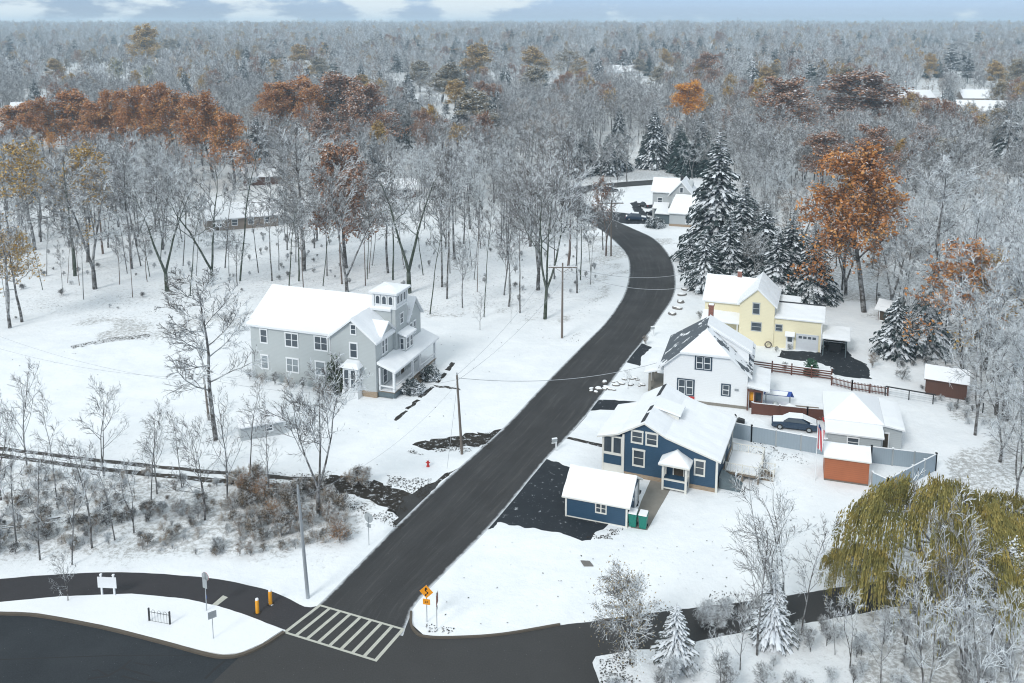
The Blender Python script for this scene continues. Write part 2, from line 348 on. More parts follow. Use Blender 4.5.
def fascia(par, runs, w=.16, h=.2, mat='cream'):
    b = MB()
    for a, c in runs: b.bar(a, c, w, h)
    b.build('fascia', mat, par)
# ------------------------------------------------------------------ blue garage
g = empty('detached_garage', P(626.4, 527.5), radians(-20), 'small dark blue garage with one snowy gable roof beside the two green bins', 'garage')
MB().body(-5.56, 0, 0, 4.9, 0, 2.12, 3.5, 'x').build('wall', 'blue_side', g)
roof(g, gable(-5.56, 0, 0, 4.9, 2.2, 3.62, 'x', .3, .35), 'cream', .12, .14)
corners(g, [(-5.56, 0), (0, 0), (0, 4.9), (-5.56, 4.9)], 0, 2.05)
MB().box(-5.6, .03, -.04, .0, 0, .1).build('sill_board', 'cream', g)
win(g, -2.33, 0, 1.0, .85, .78, 'f', 'cream', n=2, rows=2, tw=.1)
d = MB(); d.box(-.5, .5, -.05, .01, 0, 2.0); d.box(-.6, -.5, -.07, .01, 0, 2.1); d.box(.5, .6, -.07, .01, 0, 2.1)
d = d.build('door', 'white', g, (0.0, 3.7, 0), pi/2)
MB().box(-.12, .12, -.16, 0, 1.75, 1.95).build('wall_lamp', 'white', g, (0, 2.1, -.25), pi/2)
# ------------------------------------------------------------------ blue house
g = empty('blue_house', (19.39, 79.64, 0), radians(-22), 'dark blue clapboard house with cream trim and one long snow roof behind the blue garage', 'house')
w = MB(); pr = [(-9.1, 0), (0, 0), (0, 3.28), (-4.87, 4.68), (-7.0, 5.78), (-9.1, 4.55)]
n_ = len(pr)
w.add([(a, 0, z) for a, z in pr]+[(a, 9.6, z) for a, z in pr], [tuple(range(n_)), tuple(range(2*n_-1, n_-1, -1))]+[((i+1) % n_, i, i+n_, (i+1) % n_+n_) for i in range(n_)])
w.build('wall', 'blue_side', g)
MB().box(-9.12, .03, -.03, 9.6, 0, .42).build('foundation', 'tanbrick', g)
a, b = -.35, 9.95
roof(g, [[(-9.55, a, 4.42), (-7.0, a, 5.95), (-7.0, b, 5.95), (-9.55, b, 4.42)], [(-7.0, a, 5.95), (-4.87, a, 4.85), (-4.87, b, 4.85), (-7.0, b, 5.95)],
         [(-4.87, a, 4.85), (.4, a, 3.32), (.4, b, 3.32), (-4.87, b, 4.85)]], 'cream', .16, .13, bev=.03)
for q in ([(-7.42, -.1, 5.86), (-7.02, -.1, 6.1), (-7.02, 3.9, 6.1), (-7.42, 3.9, 5.86)], [(-7.42, 6.6, 5.86), (-7.02, 6.6, 6.1), (-7.02, 9.7, 6.1), (-7.42, 9.7, 5.86)]): MB().slab(q, .03).build('bare_ridge_strip', 'shingle', g)  # bare dark shingle along the ridge, built as strips above the snow
dm = MB(); dm.add([(-6.6, 3.9, 5.6), (-4.5, 3.9, 4.6), (-4.5, 3.9, 5.25), (-6.6, 5.9, 5.6), (-4.5, 5.9, 4.6), (-4.5, 5.9, 5.25)], [(0, 1, 2), (5, 4, 3), (1, 4, 5, 2), (0, 2, 5, 3)])
do = dm.build('dormer', 'cream', g); MB().slab([(-6.95, 3.6, 6.1), (-4.25, 3.6, 5.5), (-4.25, 6.1, 5.5), (-6.95, 6.1, 6.1)], .2).build('dormer_snow', 'snow', do, bevel=.05)
MB().box(-.65, .65, -.03, .01, 0, .42).build('dormer_window', 'navy', do, (-4.5, 4.9, 4.72), pi/2)
win(g, -7.75, 0, 3.72, .95, 1.05, trim='cream', tw=.14); win(g, -6.3, 0, 3.72, .95, 1.05, trim='cream', tw=.14)
win(g, -7.55, 0, 1.35, .98, 1.5, trim='cream', tw=.14); win(g, -1.62, 0, 1.55, .78, 1.35, trim='cream', tw=.14)
corners(g, [(-9.1, -.01), (0, -.01), (0, 9.6)], 0.0, [4.3, 3.2, 3.2], w=.2)
# street-side enclosed porch
p = MB(); p.box(-11.2, -9.12, .1, 7.2, 0, 4.0); po = p.build('sun_porch', 'blue_side', g)
q = MB(); 
for x in (-11.2, -9.2): q.box(x-.08, x+.08, .0, .12, 0, 4.0)
q.box(-11.2, -9.2, .02, .11, 1.9, 2.05); q.box(-11.2, -9.2, .02, .11, .0, .9)
q.build('porch_trim', 'cream', po)
win(g, -10.7, .1, 2.15, .75, 1.6, trim='cream', rows=1); win(g, -9.75, .1, 2.15, .75, 1.6, trim='cream', rows=1)
for t in (1.4, 3.2, 5.0): win(g, -11.2, t, 2.15, 1.1, 1.6, 'l', 'cream', rows=1)
roof(g, [[(-11.75, -.3, 3.75), (-9.4, -.3, 4.42), (-9.4, 7.6, 4.42), (-11.75, 7.6, 3.75)]], 'cream', .14, .14, name='porch_roof')
# entry porch
e = MB(); e.box(-4.85, -2.65, -1.3, -.03, .3, 1.05, 0)
e.build('entry_panel', 'blue_side', g)
e = MB()
for x, y in ((-4.85, -1.3), (-2.65, -1.3), (-2.65, -.1), (-4.85, -.1)): e.box(x-.1, x+.1, y-.1, y+.1, 0, 2.75)
e.box(-4.95, -2.55, -1.38, -1.22, 1.05, 1.18); e.box(-2.73, -2.57, -1.38, 0, 1.05, 1.18); e.box(-4.95, -2.55, -1.38, -1.22, .2, .32); e.box(-4.95, -2.55, -1.4, -1.2, 2.6, 2.8); e.box(-2.75, -2.55, -1.4, 0, 2.6, 2.8)
e.build('entry_posts', 'cream', g)
win(g, -3.6, -.04, .95, .9, 1.5, trim='cream', rows=1, glass='brush', name='entry_door')
roof(g, [[(-5.25, -1.75, 2.75), (-2.25, -1.75, 2.75), (-3.75, -.3, 3.55)], [(-2.25, -1.75, 2.75), (-2.25, .05, 2.75), (-3.75, .05, 3.55), (-3.75, -.3, 3.55)], [(-5.25, .05, 2.75), (-5.25, -1.75, 2.75), (-3.75, -.3, 3.55), (-3.75, .05, 3.55)]], 'cream', .12, .14, name='entry_roof')
# bulkhead door
k = MB(); k.add([(.1, .9, 1.15), (2.1, .9, .12), (2.1, 2.7, .12), (.1, 2.7, 1.15), (.1, .9, 0), (2.1, .9, 0), (2.1, 2.7, 0), (.1, 2.7, 0)], [(0, 1, 2, 3), (4, 5, 1, 0), (5, 6, 2, 1), (6, 7, 3, 2), (7, 4, 0, 3)])
k.add([(.1, 1.78, 1.17), (2.1, 1.78, .14), (2.1, 1.82, .14), (.1, 1.82, 1.17)], [(0, 1, 2, 3)]); k.build('bulkhead_door', 'steelgrey', g)
for t in (4.2, 7.6): win(g, 0, t, 1.3, .9, 1.3, 'r', 'cream')
# deck
k = empty('raised_deck', (19.39, 79.64, 0), radians(-22), 'snow covered raised wooden deck with pale railings behind the blue house', 'deck')
b = MB(); b.box(.35, 3.6, 3.0, 7.6, .62, .8); 
for x in (.5, 2, 3.5):
    for y in (3.1, 7.5): b.box(x-.07, x+.07, y-.07, y+.07, 0, .62)
b.build('deck_frame', 'planks', k); MB().slab([(.4, 3.05, .93), (3.55, 3.05, .93), (3.55, 7.55, .93), (.4, 7.55, .93)], .126).build('snow_cover', 'snow', k, bevel=.04)
b = MB()
def rail(b, a, c, z, h=.9, gap=.22, mi=0):
    a = Vector((*a, z)); c = Vector((*c, z)); L = (c-a).length; n = max(2, int(L/gap)); u = Vector((0, 0, h))
    b.bar(a+u, c+u, .09, .07, mi); b.bar(a+u*.12, c+u*.12, .05, .05, mi)
    for i in range(n+1): p = a.lerp(c, i/n); big = i % 7 == 0 or i == n; b.bar(p, p+u*(1.08 if big else 1), .11 if big else .035, None, mi)
rail(b, (.4, 3.05), (3.55, 3.05), .8); rail(b, (3.55, 3.05), (3.55, 4.1), .8); rail(b, (3.55, 5.6), (3.55, 7.55), .8); rail(b, (.4, 7.55), (3.55, 7.55), .8)
b.build('railing', 'cream', k)
b = MB()
for i in range(4): b.box(3.62+i*.3, 3.92+i*.3, 4.15, 5.5, 0, .66-i*.19)
b.build('stairs', 'planks', k)
for y in (4.12, 5.55): b = MB(); rail(b, (3.6, y), (4.8, y), .15, 1., .25); b.build('stair_rail', 'cream', k)
# ------------------------------------------------------------------ white house with hipped dormered roof
g = empty('white_house', (27.1, 98.35, 0), radians(-17), 'white sided house with dark blue window trim and half bare grey roof', 'house')
w = MB(); pr = [(-9.6, 0), (0, 0), (0, 4.35), (-2.35, 6.35), (-7.45, 6.35), (-9.6, 4.35)]
w.add([(a, 0, z) for a, z in pr]+[(a, 10.6, z) for a, z in pr], [tuple(range(6)), tuple(range(11, 5, -1))]+[((i+1) % 6, i, i+6, (i+1) % 6+6) for i in range(6)])
# (upper corners at the back stay under the hip)
w.v = [(x, y, z) if y < 5 or z < 5 else (x, 7.6, z) for x, y, z in w.v]
w.v = [(x, y, min(z, 4.2)) if y > 9 else (x, y, z) for x, y, z in w.v]
w.build('wall', 'white_side', g)
MB().box(-9.62, .02, -.03, 10.6, 0, .35).build('foundation', 'concrete', g)
R0 = (-4.9, 1.2, 8.7); R1 = (-4.9, 6.6, 8.7)
A = (-10.2, -.4, 4.0); HL = (-7.75, -.4, 6.18); HR = (-2.05, -.4, 6.18); B = (.5, -.4, 3.95); C_ = (.5, 11.1, 3.95); D_ = (-10.2, 11.1, 4.0)
roof(g, [[A, HL, R0, R1, D_], [HL, HR, R0], [HR, B, C_, R1, R0], [D_, R1, C_]], 'white', .16, .13, cover=['shingle_snow', 'snow', 'shingle_some', 'shingle_more'], bev=.03)
# shed dormer on the right-hand slope
dm = MB(); dm.add([(-4.7, 3.0, 8.4), (-.05, 3.0, 4.45), (-.05, 3.0, 5.85), (-4.7, 6.0, 8.4), (-.05, 6.0, 4.45), (-.05, 6.0, 5.85)], [(0, 1, 2), (5, 4, 3), (1, 4, 5, 2), (0, 2, 5, 3)])
do = dm.build('dormer', 'white_side', g)
MB().slab([(-4.95, 2.7, 8.98), (.35, 2.7, 6.02), (.35, 6.3, 6.02), (-4.95, 6.3, 8.98)], .3).build('dormer_roof', 'snow', do, bevel=.06)
MB().slab([(-4.9, 2.65, 8.69), (.33, 2.65, 5.72), (.33, 6.25, 5.72), (-4.9, 6.25, 8.69)], .12).build('dormer_eave', 'white', do)
for t in (3.8, 5.2): win(g, -.04, t, 4.75, .8, .85, 'r', 'navy')
win(g, -5.05, 0, 4.3, 1.75, 1.5, trim='navy', n=2, tw=.12); win(g, -7.0, 0, .98, 1.8, 1.8, trim='navy', n=2, tw=.12); win(g, -2.4, 0, 1.45, .85, 1.25, trim='navy', tw=.12)
MB().box(-.55, .55, -.1, 0, 0, .3).build('window_box', 'red', g, (-6.5, -.02, .5))
MB().box(-.22, .22, -.12, 0, 0, .22).build('meter_box', 'steel', g, (-1.2, 0, 2.15))
b = MB(); b.box(-5.2, -4.6, 6.9, 7.5, 7.6, 9.75); b.box(-5.27, -4.53, 6.83, 7.57, 9.75, 9.9); ch = b.build('chimney', 'brick', g); MB().box(-5.2, -4.6, 6.9, 7.5, 9.9, 10.02).build('snow_cover', 'snow', ch, bevel=.04)
# mud room on the right
MB().box(.02, 1.75, .4, 6.0, 0, 2.55).build('mud_room', 'white_side', g)
roof(g, [[(.02, -.5, 3.05), (2.5, -.5, 2.65), (2.5, 6.4, 2.65), (.02, 6.4, 3.05)]], 'white', .14, .13, name='mud_room_roof')
b = MB(); b.box(.05, 1.7, .34, .39, 0, 1.0, 0)
for x in (.08, .85, 1.66): b.box(x-.07, x+.07, -.3, -.16, 0, 2.6, 0)
b.box(.0, 1.75, -.32, -.15, 2.35, 2.55); b.build('entry_frame', 'fence_brown', g); win(g, 1.2, .4, .5, .75, 1.6, trim='white', rows=1); win(g, .5, .4, .1, .55, 2., trim='white', rows=1, glass='yellow', name='storm_door')
b = MB(); b.box(-11.6, -9.62, 1.2, 6.8, 0, .5); 
for y in (1.3, 4., 6.7): b.box(-11.55, -11.25, y-.15, y+.15, .5, 2.6)
b.build('front_porch', 'concrete', g); roof(g, [[(-12.1, .8, 2.75), (-9.62, .8, 3.5), (-9.62, 7.2, 3.5), (-12.1, 7.2, 2.75)]], 'white', .14, .13, name='porch_roof')
# ------------------------------------------------------------------ yellow house
g = empty('yellow_house', (41.83, 116.45, 0), radians(-20), 'pale yellow L shaped house with white snow roof, attached garage and small brick chimney', 'house')
w = MB(); w.body(-10.9, -6.25, 0, 8.4, 0, 5.85, 7.95, 'y'); w.body(-16.0, -10.92, 2.6, 10.2, 0, 5.1, 7.5, 'x', rid=6.5); w.box(-6.27, 0, .15, 5.6, 0, 4.2); w.box(-6., -3.2, 5.62, 8.6, 0, 4.7)
w.build('wall', 'yellow_side', g)
roof(g, gable(-10.9, -6.25, 0, 8.4, 6.0, 8.15, 'y', .35, .3)+[[(-16.35, 2.2, 5.0), (-10.7, 2.2, 5.0), (-8.7, 6.5, 7.7), (-16.35, 6.5, 7.7)], [(-16.35, 6.5, 7.7), (-8.7, 6.5, 7.7), (-10.7, 10.6, 5.1), (-16.35, 10.6, 5.1)]], 'white', .15, .14)
roof(g, [[(-6.22, -.15, 4.32), (.3, -.15, 4.32), (.3, 5.7, 4.75), (-6.22, 5.7, 4.75)]], 'white', .12, .13, name='garage_roof')
MB().box(-6.2, .3, 5.5, 5.75, 4.78, 5.0).build('parapet', 'shingle', g); roof(g, [[(-6.1, 5.8, 4.9), (-3.1, 5.8, 4.9), (-3.1, 8.8, 4.9), (-6.1, 8.8, 4.9)]], 'white', .1, .12, name='rear_roof')
roof(g, [[(-16.2, .3, 2.7), (-10.95, .3, 2.7), (-10.95, 2.6, 3.5), (-16.2, 2.6, 3.5)]], 'white', .12, .14, name='porch_roof')
b = MB(); 
for x in (-16., -13.5, -11.2): MB().box(x-.08, x+.08, .45, .6, 0, 2.6).build('porch_post', 'white', g)
b = MB(); b.box(-12.0, -11.4, 6.3, 6.9, 7.2, 8.6); ch = b.build('chimney', 'brick', g); MB().box(-12., -11.4, 6.3, 6.9, 8.6, 8.7).build('snow_cover', 'snow', ch)
win(g, -8.7, 0, 4.55, .8, 1.45, trim='lightgrey_side'); win(g, -8.6, 0, 2.15, 1.25, 1.1, trim='lightgrey_side', tw=.09); win(g, -5.6, .15, 2.45, .8, .8, trim='lightgrey_side', tw=.09)
d = MB(); d.box(-.5, .5, -.05, .01, 0, 1.95); d0 = d.build('door', 'white', g, (-4.1, .15, 0)); MB().box(-.3, .3, -.07, -.04, 1.05, 1.7).build('door_window', 'glass', d0)
MB().slab([(-4.75, -.75, 2.2), (-3.45, -.75, 2.2), (-3.45, .14, 2.5), (-4.75, .14, 2.5)], .22).build('door_hood', 'snow', g, bevel=.05)
d = MB(); d.box(-1.32, 1.32, -.04, .01, 0, 2.2)
for z in (.5, 1.02, 1.54): d.box(-1.32, 1.32, -.055, -.04, z, z+.03)
d.box(-1.45, -1.32, -.07, .01, 0, 2.3); d.box(1.32, 1.45, -.07, .01, 0, 2.3); d.box(-1.45, 1.45, -.07, .01, 2.2, 2.34); d0 = d.build('garage_door', 'hedge', g, (-1.85, .15, 0))
b = MB()
for i in range(4): b.box(-1.12+i*.6, -.68+i*.6, -.062, -.042, 1.68, 2.02)
b.build('door_panes', 'glass', d0)
MB().box(-.06, .06, -.06, .0, 0, 4.1).build('downpipe', 'white', g, (-.06, .1, 0)); win(g, -6.25, 1.2, 4.75, .6, .7, 'r', 'white', tw=.07)
# carport
g = empty('carport', (41.83, 116.45, 0), radians(-20), 'open sided carport with snowy flat roof over a dark bay right of the yellow garage', 'carport')
for x, y in ((3.1, -.9), (3.1, 3.1), (.25, 3.1), (.25, -.9)): MB().box(x-.06, x+.06, y-.06, y+.06, 0, 2.5).build('post', 'steelgrey', g)
MB().bar((.2, .2, 1.7), (3.1, .2, 1.7), .06).build('beam', 'white', g)
MB().box(.9, 2.6, .8, 2.8, .02, 1.3).build('covered_load', 'black', g, bevel=.2)
MB().box(.2, 3.25, 3.2, 3.3, 0, 2.4).build('back_shade_panel', 'black', g)  # black panel added to deepen the dark under the carport roof
MB().box(3.2, 3.27, .4, 3.2, 0, 2.4).build('side_shade_panel', 'black', g)  # black panel added at the side to keep light out of the bay
roof(g, [[(.1, -1.3, 2.55), (3.6, -1.3, 2.55), (3.6, 3.6, 2.75), (.1, 3.6, 2.75)]], 'white', .1, .12)
# ------------------------------------------------------------------ grey house with tower
G0 = (-16.12, 101.54)
g = empty('grey_house', (*G0, 0), radians(-19), 'large pale grey clapboard house with square belvedere tower and long snow covered roof', 'house')
w = MB(); w.body(-17.6, -3.0, .45, 11.6, 0, 7.1, 10.3, 'x'); w.box(-3.0, -.12, 4.4, 11.5, 0, 7.05); w.body(-3.0, -.12, 4.5, 7.5, 7.05, 9.4, 10.3, 'x'); w.body(-6.0, 0, 0, 6.02, 0, 7.0, 9.25, 'y'); w.body(-4.5, .35, 8.0, 11.9, 0, 7.2, 9.3, 'x'); w.body(-3., .05, 1.35, 4.3, 6.5, 7.3, 8.4, 'x')
w.build('wall', 'grey_side', g)
MB().box(-6.02, .03, -.03, 6, 0, .75).build('foundation', 'tanbrick', g)
k_ = (10.5-7.25)/5.55
roof(g, [[(-18., .1, 7.08), (-6.25, .1, 7.08), (-3.0, 4.29, 9.5), (-.1, 4.29, 9.5), (-.1, 6.02, 10.5), (-18., 6.02, 10.5)], [(-18., 6.02, 10.5), (-.1, 6.02, 10.5), (-.1, 12., 7.08), (-18., 12., 7.08)]]
     + gable(-6.0, 0, 0, 6.5, 7.15, 9.5, 'y', .35, .4), 'white', .18, .14)
roof(g, gable(-4.5, .35, 8.0, 11.9, 7.35, 9.6, 'x', .3, .35)+gable(-3., .1, 1.35, 4.3, 7.45, 8.6, 'x', .3, .3), 'white', .14, .12, name='cross_gable_roof')
t_ = MB(); t_.box(-2.55, .4, 4.6, 7.8, 0, 11.35); t_.build('tower', 'grey_side', g)
b = MB(); b.box(-2.68, .53, 4.47, 7.93, 9.55, 9.75); b.box(-2.62, .47, 4.54, 7.86, 11.25, 11.6)
for z0, z1 in ((9.75, 11.25),):
    for x, y in ((-2.55, 4.6), (.4, 4.6), (.4, 7.8), (-2.55, 7.8)): b.box(x-.14, x+.14, y-.14, y+.14, z0, z1)
    b.box(-2.56, .41, 4.57, 4.6, 9.75, 10.1); b.box(.4, .43, 4.6, 7.8, 9.75, 10.1)
b.build('tower_trim', 'white', g)
roof(g, hip(-2.55, .4, 4.6, 7.8, 11.62, 11.95, .42), 'white', .16, .14, name='tower_roof')
for x in (-1.95, -1.08, -.2): win(g, x, 4.6, 10.12, .5, 1.0, 'f', 'white', rows=1, arch=True)
for y in (5.3, 6.2, 7.1): win(g, .4, y, 10.12, .5, 1.0, 'r', 'white', rows=1, arch=True)
win(g, .4, 6.2, 7.4, .75, 1.2, 'r')
for x, z, n, ww in ((-15.7, 4.95, 1, .85), (-11.7, 4.9, 2, 1.65), (-7.6, 4.95, 2, 1.65), (-15.7, 1.6, 1, .85), (-11.7, 1.65, 2, 1.55), (-7.8, 1.75, 1, 1.2)):
    win(g, x, .45, z, ww, 1.6, 'f', 'white', n=n, tw=.14, glass='glass' if z > 3 else 'glass_pale')
win(g, -2.87, 0, 7.65, .6, 1.1, tw=.12); win(g, -2.9, 0, 4.75, .85, 1.7, tw=.14)
for t in (1.9, 2.7): win(g, 0, t, 4.9, .5, 1.75, 'r', tw=.13)
win(g, .35, 9.0, 7.6, .45, .7, 'r', tw=.1)
for z in (4.9, 1.9):
    for t in (8.9, 10.0): win(g, .35, t, z, .55, 1.5, 'r', tw=.13)
MB().box(-6.16, -6.04, -.02, .3, .2, 7.).build('downpipe', 'white', g)
# two-storey hood bay over the porch
b = MB(); b.box(.42, 1.3, 5.4, 7.6, 3.5, 6.1); hb = b.build('upper_bay', 'grey_side', g)
MB().slab([(.41, 5.0, 6.55), (1.65, 5.0, 6.2), (1.65, 8.0, 6.2), (.41, 8.0, 6.55)], .22).build('bay_roof', 'snow', hb, bevel=.05)
for t in (5.95, 7.0): win(g, 1.3, t, 4.35, .6, 1.3, 'r', tw=.13)
win(g, .85, 5.4, 4.35, .4, 1.3, 'f', tw=.12)
# front bay window
b = MB(); b.box(-3.95, -2.05, -.9, -.02, 1.0, 3.75)
b.add([(-4.0, -.98, 1.0), (-2.0, -.98, 1.0), (-2.0, 0, 1.0), (-4.0, 0, 1.0), (-4.15, -1.15, 0), (-1.85, -1.15, 0), (-1.85, 0, 0), (-4.15, 0, 0)], [(0, 1, 2, 3), (4, 5, 1, 0), (5, 6, 2, 1), (7, 4, 0, 3)])
bw = b.build('bay_window', 'white', g); MB().add([(-4.35, -1.3, 3.75), (-1.65, -1.3, 3.75), (-1.65, 0, 3.75), (-4.35, 0, 3.75), (-3.8, -.7, 4.25), (-2.2, -.7, 4.25), (-2.2, 0, 4.4), (-3.8, 0, 4.4)], [(3, 2, 1, 0), (0, 1, 5, 4), (1, 2, 6, 5), (3, 0, 4, 7), (4, 5, 6, 7)]).build('bay_roof', 'snow', bw, bevel=.04)
for x in (-3.45, -2.55): win(g, x, -.9, 1.25, .58, 2.2, tw=.1)
# porch
b = MB(); b.box(.05, 2.2, .4, 12.6, .55, .8); pf = b.build('porch_floor', 'planks', g); MB().box(.05, 2.15, .45, 12.5, .801, .84).build('snow_cover', 'snow', pf)
b = MB()
for t in (.55, 5.6, 7.6, 12.4): b.box(1.95, 2.2, t-.13, t+.13, .0, 3.35)
b.box(.1, 2.15, .45, .58, 1.35, 1.5); b.box(2.02, 2.15, 7.6, 12.4, 1.35, 1.5); b.box(2.02, 2.15, 1., 5.6, 1.35, 1.5); b.box(.1, .3, .45, .65, .8, 3.6)
b.build('porch_posts', 'white', g)
b = MB(); b.box(2.2, 2.26, .4, 5.6, .1, .7); b.box(.05, 2.2, .34, .4, .1, .7); b.build('lattice', 'steelgrey', g)
roof(g, [[(.05, .1, 4.35), (2.5, .1, 3.45), (2.5, 13., 3.45), (.05, 13., 4.35)]], 'white', .18, .14, name='porch_roof')
win(g, 0.04, 2.2, 1.2, .9, 1.7, 'r'); win(g, .4, 6.2, .85, 1., 2.1, 'r', glass='brush', name='front_door'); win(g, 0.35, 9.7, 1.3, .9, 1.6, 'r')
b = MB()
for i in range(3): b.box(2.22+.3*i, 2.52+.3*i, 5.8, 7.4, 0, .6-.2*i)
b.build('porch_steps', 'planks', g)
# ------------------------------------------------------------------ simple buildings in full (walls, roof, openings)
def cottage(name, loc, rz, L, W, ze, zr, side, label, wins=3, rooft='gable', cat='house', group=None, chim=False, door=True):
    g = empty(name, loc, radians(rz), label, cat, group)
    MB().body(0, L, 0, W, 0, ze-.08, zr-.1 if rooft == 'gable' else ze-.07, 'x').build('wall', side, g)
    roof(g, gable(0, L, 0, W, ze, zr, 'x', .5, .45) if rooft == 'gable' else hip(0, L, 0, W, ze, zr, .5), 'white', .15, .15)
    for i in range(wins):
        x = L*(i+.7)/(wins+.4)
        win(g, x, 0, 1.0 if ze < 4 else 3.4, 1.1, 1.15, 'f', 'white')
    win(g, L, W/2, 1., 1.2, 1.2, 'r', 'white'); win(g, 0, W/2, 1., 1.2, 1.2, 'l', 'white')
    if door: win(g, L*.12+.3, 0, .1, .95, 2., 'f', 'white', rows=1, glass='brush', name='door')
    if chim: MB().box(L*.6, L*.6+.7, W/2-.3, W/2+.3, ze, zr+.9).build('chimney', 'brick', g)
    return g
g = empty('cedar_shed', (30.48, 82.12, 0), radians(-17.5), 'bright red cedar plank shed with snowy roof beside the grey vinyl fence', 'shed')
MB().body(0, 4.05, 0, 2.9, 0, 2.5, 3.1, 'x').build('wall', 'cedar', g); roof(g, gable(0, 4.05, 0, 2.9, 2.6, 3.2, 'x', .25, .15), 'cream', .1, .13)
MB().box(0, 4.05, -.05, 0, 0, .15).build('skid', 'wood', g); win(g, 4.05, 1.4, .1, 1.2, 1.9, 'r', 'cedar', rows=1, glass='cedar', name='door')
g = empty('white_garage', (30.48, 82.12, 0), radians(-17), 'white detached garage with pyramid snow roof, lean-to and side wing behind the cedar shed', 'garage')
w = MB(); w.box(.5, 5.9, 8.7, 15.8, 0, 2.5); w.box(5.92, 7.9, 8.75, 15.5, 0, 2.35); w.box(.5, 5.7, 6.4, 8.68, 0, 2.1); w.build('wall', 'lightgrey_side', g)
roof(g, [[(.2, 8.5, 2.6), (6.15, 8.5, 2.6), (3.2, 12.2, 4.3)], [(6.15, 8.5, 2.6), (6.15, 16, 2.6), (3.2, 12.2, 4.3)], [(6.15, 16, 2.6), (.2, 16, 2.6), (3.2, 12.2, 4.3)], [(.2, 16, 2.6), (.2, 8.5, 2.6), (3.2, 12.2, 4.3)]], 'white', .14, .13)
roof(g, [[(6.16, 8.5, 2.62), (8.15, 8.2, 2.45), (8.15, 15.7, 2.45), (6.16, 15.9, 2.62)]], 'white', .12, .12, name='wing_roof')
roof(g, [[(.25, 6.15, 2.2), (5.95, 6.15, 2.2), (5.95, 8.48, 2.5), (.25, 8.48, 2.5)]], 'white', .12, .12, name='lean_to_roof')
win(g, 7.9, 9.8, .05, .9, 2.0, 'r', 'white', rows=1, glass='brush', name='side_door'); win(g, 6.35, 8.74, .1, .5, 1.6, 'f', 'white', rows=1, glass='brush', name='door'); win(g, 3., 6.38, .9, 1., .9, 'f')
g = empty('brown_shed', P(925.3, 394), radians(-26), 'dark brown plank shed with snow roof under the orange leaved tree', 'shed')
MB().body(0, 4.4, 0, 3.0, 0, 2.1, 3.0, 'x').build('wall', 'brown_side', g); roof(g, gable(0, 4.4, 0, 3.0, 2.2, 3.15, 'x', .3, .25), 'brown_side', .1, .13)
win(g, 0, 1.5, .1, 1.1, 1.75, 'l', 'brown_side', rows=1, glass='brown_side', name='door')
g = empty('garden_shed', P(266, 437), radians(-19+42), 'low pale garden shed with snowy roof below the grey house', 'shed')
MB().body(-2.6, 1.9, 0, 2.8, 0, 1.6, 2.2, 'x').build('wall', 'lightgrey_side', g); roof(g, gable(-2.6, 1.9, 0, 2.8, 1.7, 2.35, 'x', .25, .2), 'white', .1, .13); win(g, .4, 0, .7, .6, .6)
# ------------------------------------------------------------------ houses further off
g = empty('hillside_farmhouse', P(689, 226), radians(-18), 'pale grey house with steep snow roofs and three cars beside the upper road', 'house')
w = MB(); w.body(-9.2, -.5, 6.5, 13, 0, 6.0, 8.6, 'x'); w.body(-5.0, .2, 4.2, 12, 0, 6.0, 8.8, 'y'); w.body(-4.2, 2.4, -1.2, 4.0, 0, 3.0, 5.6, 'x', rid=3.2)
w.build('wall', 'lightgrey_side', g)
roof(g, [[(-9.6, 6.1, 6.05), (-4.8, 6.1, 6.05), (-2.4, 9.7, 8.8), (-9.6, 9.7, 8.8)], [(-9.6, 9.7, 8.8), (-2.4, 9.7, 8.8), (-.2, 13.4, 6.05), (-9.6, 13.4, 6.05)]]+gable(-5., .2, 4.2, 12, 6.15, 9.0, 'y', .4, .4), 'white', .15, .14)
roof(g, [[(-4.6, -1.7, 3.0), (2.7, -1.7, 3.0), (1.8, 3.9, 6.2), (-3.6, 3.9, 6.2)]], 'white', .15, .14, name='wing_roof')
win(g, -2.4, 4.2, 6.6, .6, 1.1, rows=1); win(g, 0., -1.2, .9, 1.2, 1.3); win(g, -7.5, 6.5, 3.4, .9, 1.3); win(g, .2, 7.5, 3.6, .9, 1.3, 'r')
MB().box(-3.3, -2.7, 9.0, 9.6, 8.2, 9.6).build('chimney', 'shingle', g); MB().box(-4.2, 2.4, -1.25, -1.2, 0, .5).build('foundation', 'tanbrick', g)
MB().box(-8.4, -5.8, 4.4, 6.4, 0, 2.6).build('porch', 'steelgrey', g); MB().box(-7.2, -4.4, .3, 3.0, 0, 2.2).build('porch', 'steelgrey', g)
roof(g, [[(-8.8, 4.0, 2.7), (-5.3, 4.0, 2.7), (-5.3, 6.45, 3.6), (-8.8, 6.45, 3.6)], [(-7.6, -.2, 2.4), (-4.3, -.2, 2.4), (-4.3, 3.2, 2.9), (-7.6, 3.2, 2.9)]], 'white', .12, .14, name='porch_roof')
cottage('bungalow', P(692, 219), -18, 8, 6, 2.6, 4.1, 'lightgrey_side', 'small snow roofed bungalow right behind the pale grey farmhouse', 2)
cottage('ranch_house', P(207, 232), 24, 15, 8, 2.9, 5.2, 'tan_side', 'tan brick ranch house with low snow roof among the trees at left', 4)
cottage('brown_house', P(378, 199), 4, 9.5, 6, 2.8, 4.6, 'brown_side', 'brown house with snowy roof half hidden by trees behind the rust coloured oak', 2)
cottage('far_cabin', P(244, 186), 18, 9, 7, 2.8, 5.4, 'brown_side', 'small brown house with white roof just above the tan ranch house', 2)
cottage('woodland_house', P(958, 119), -14, 26, 12, 4.2, 8.5, 'tan_side', 'wide brown house with snow roof in the woods at upper right', 4)
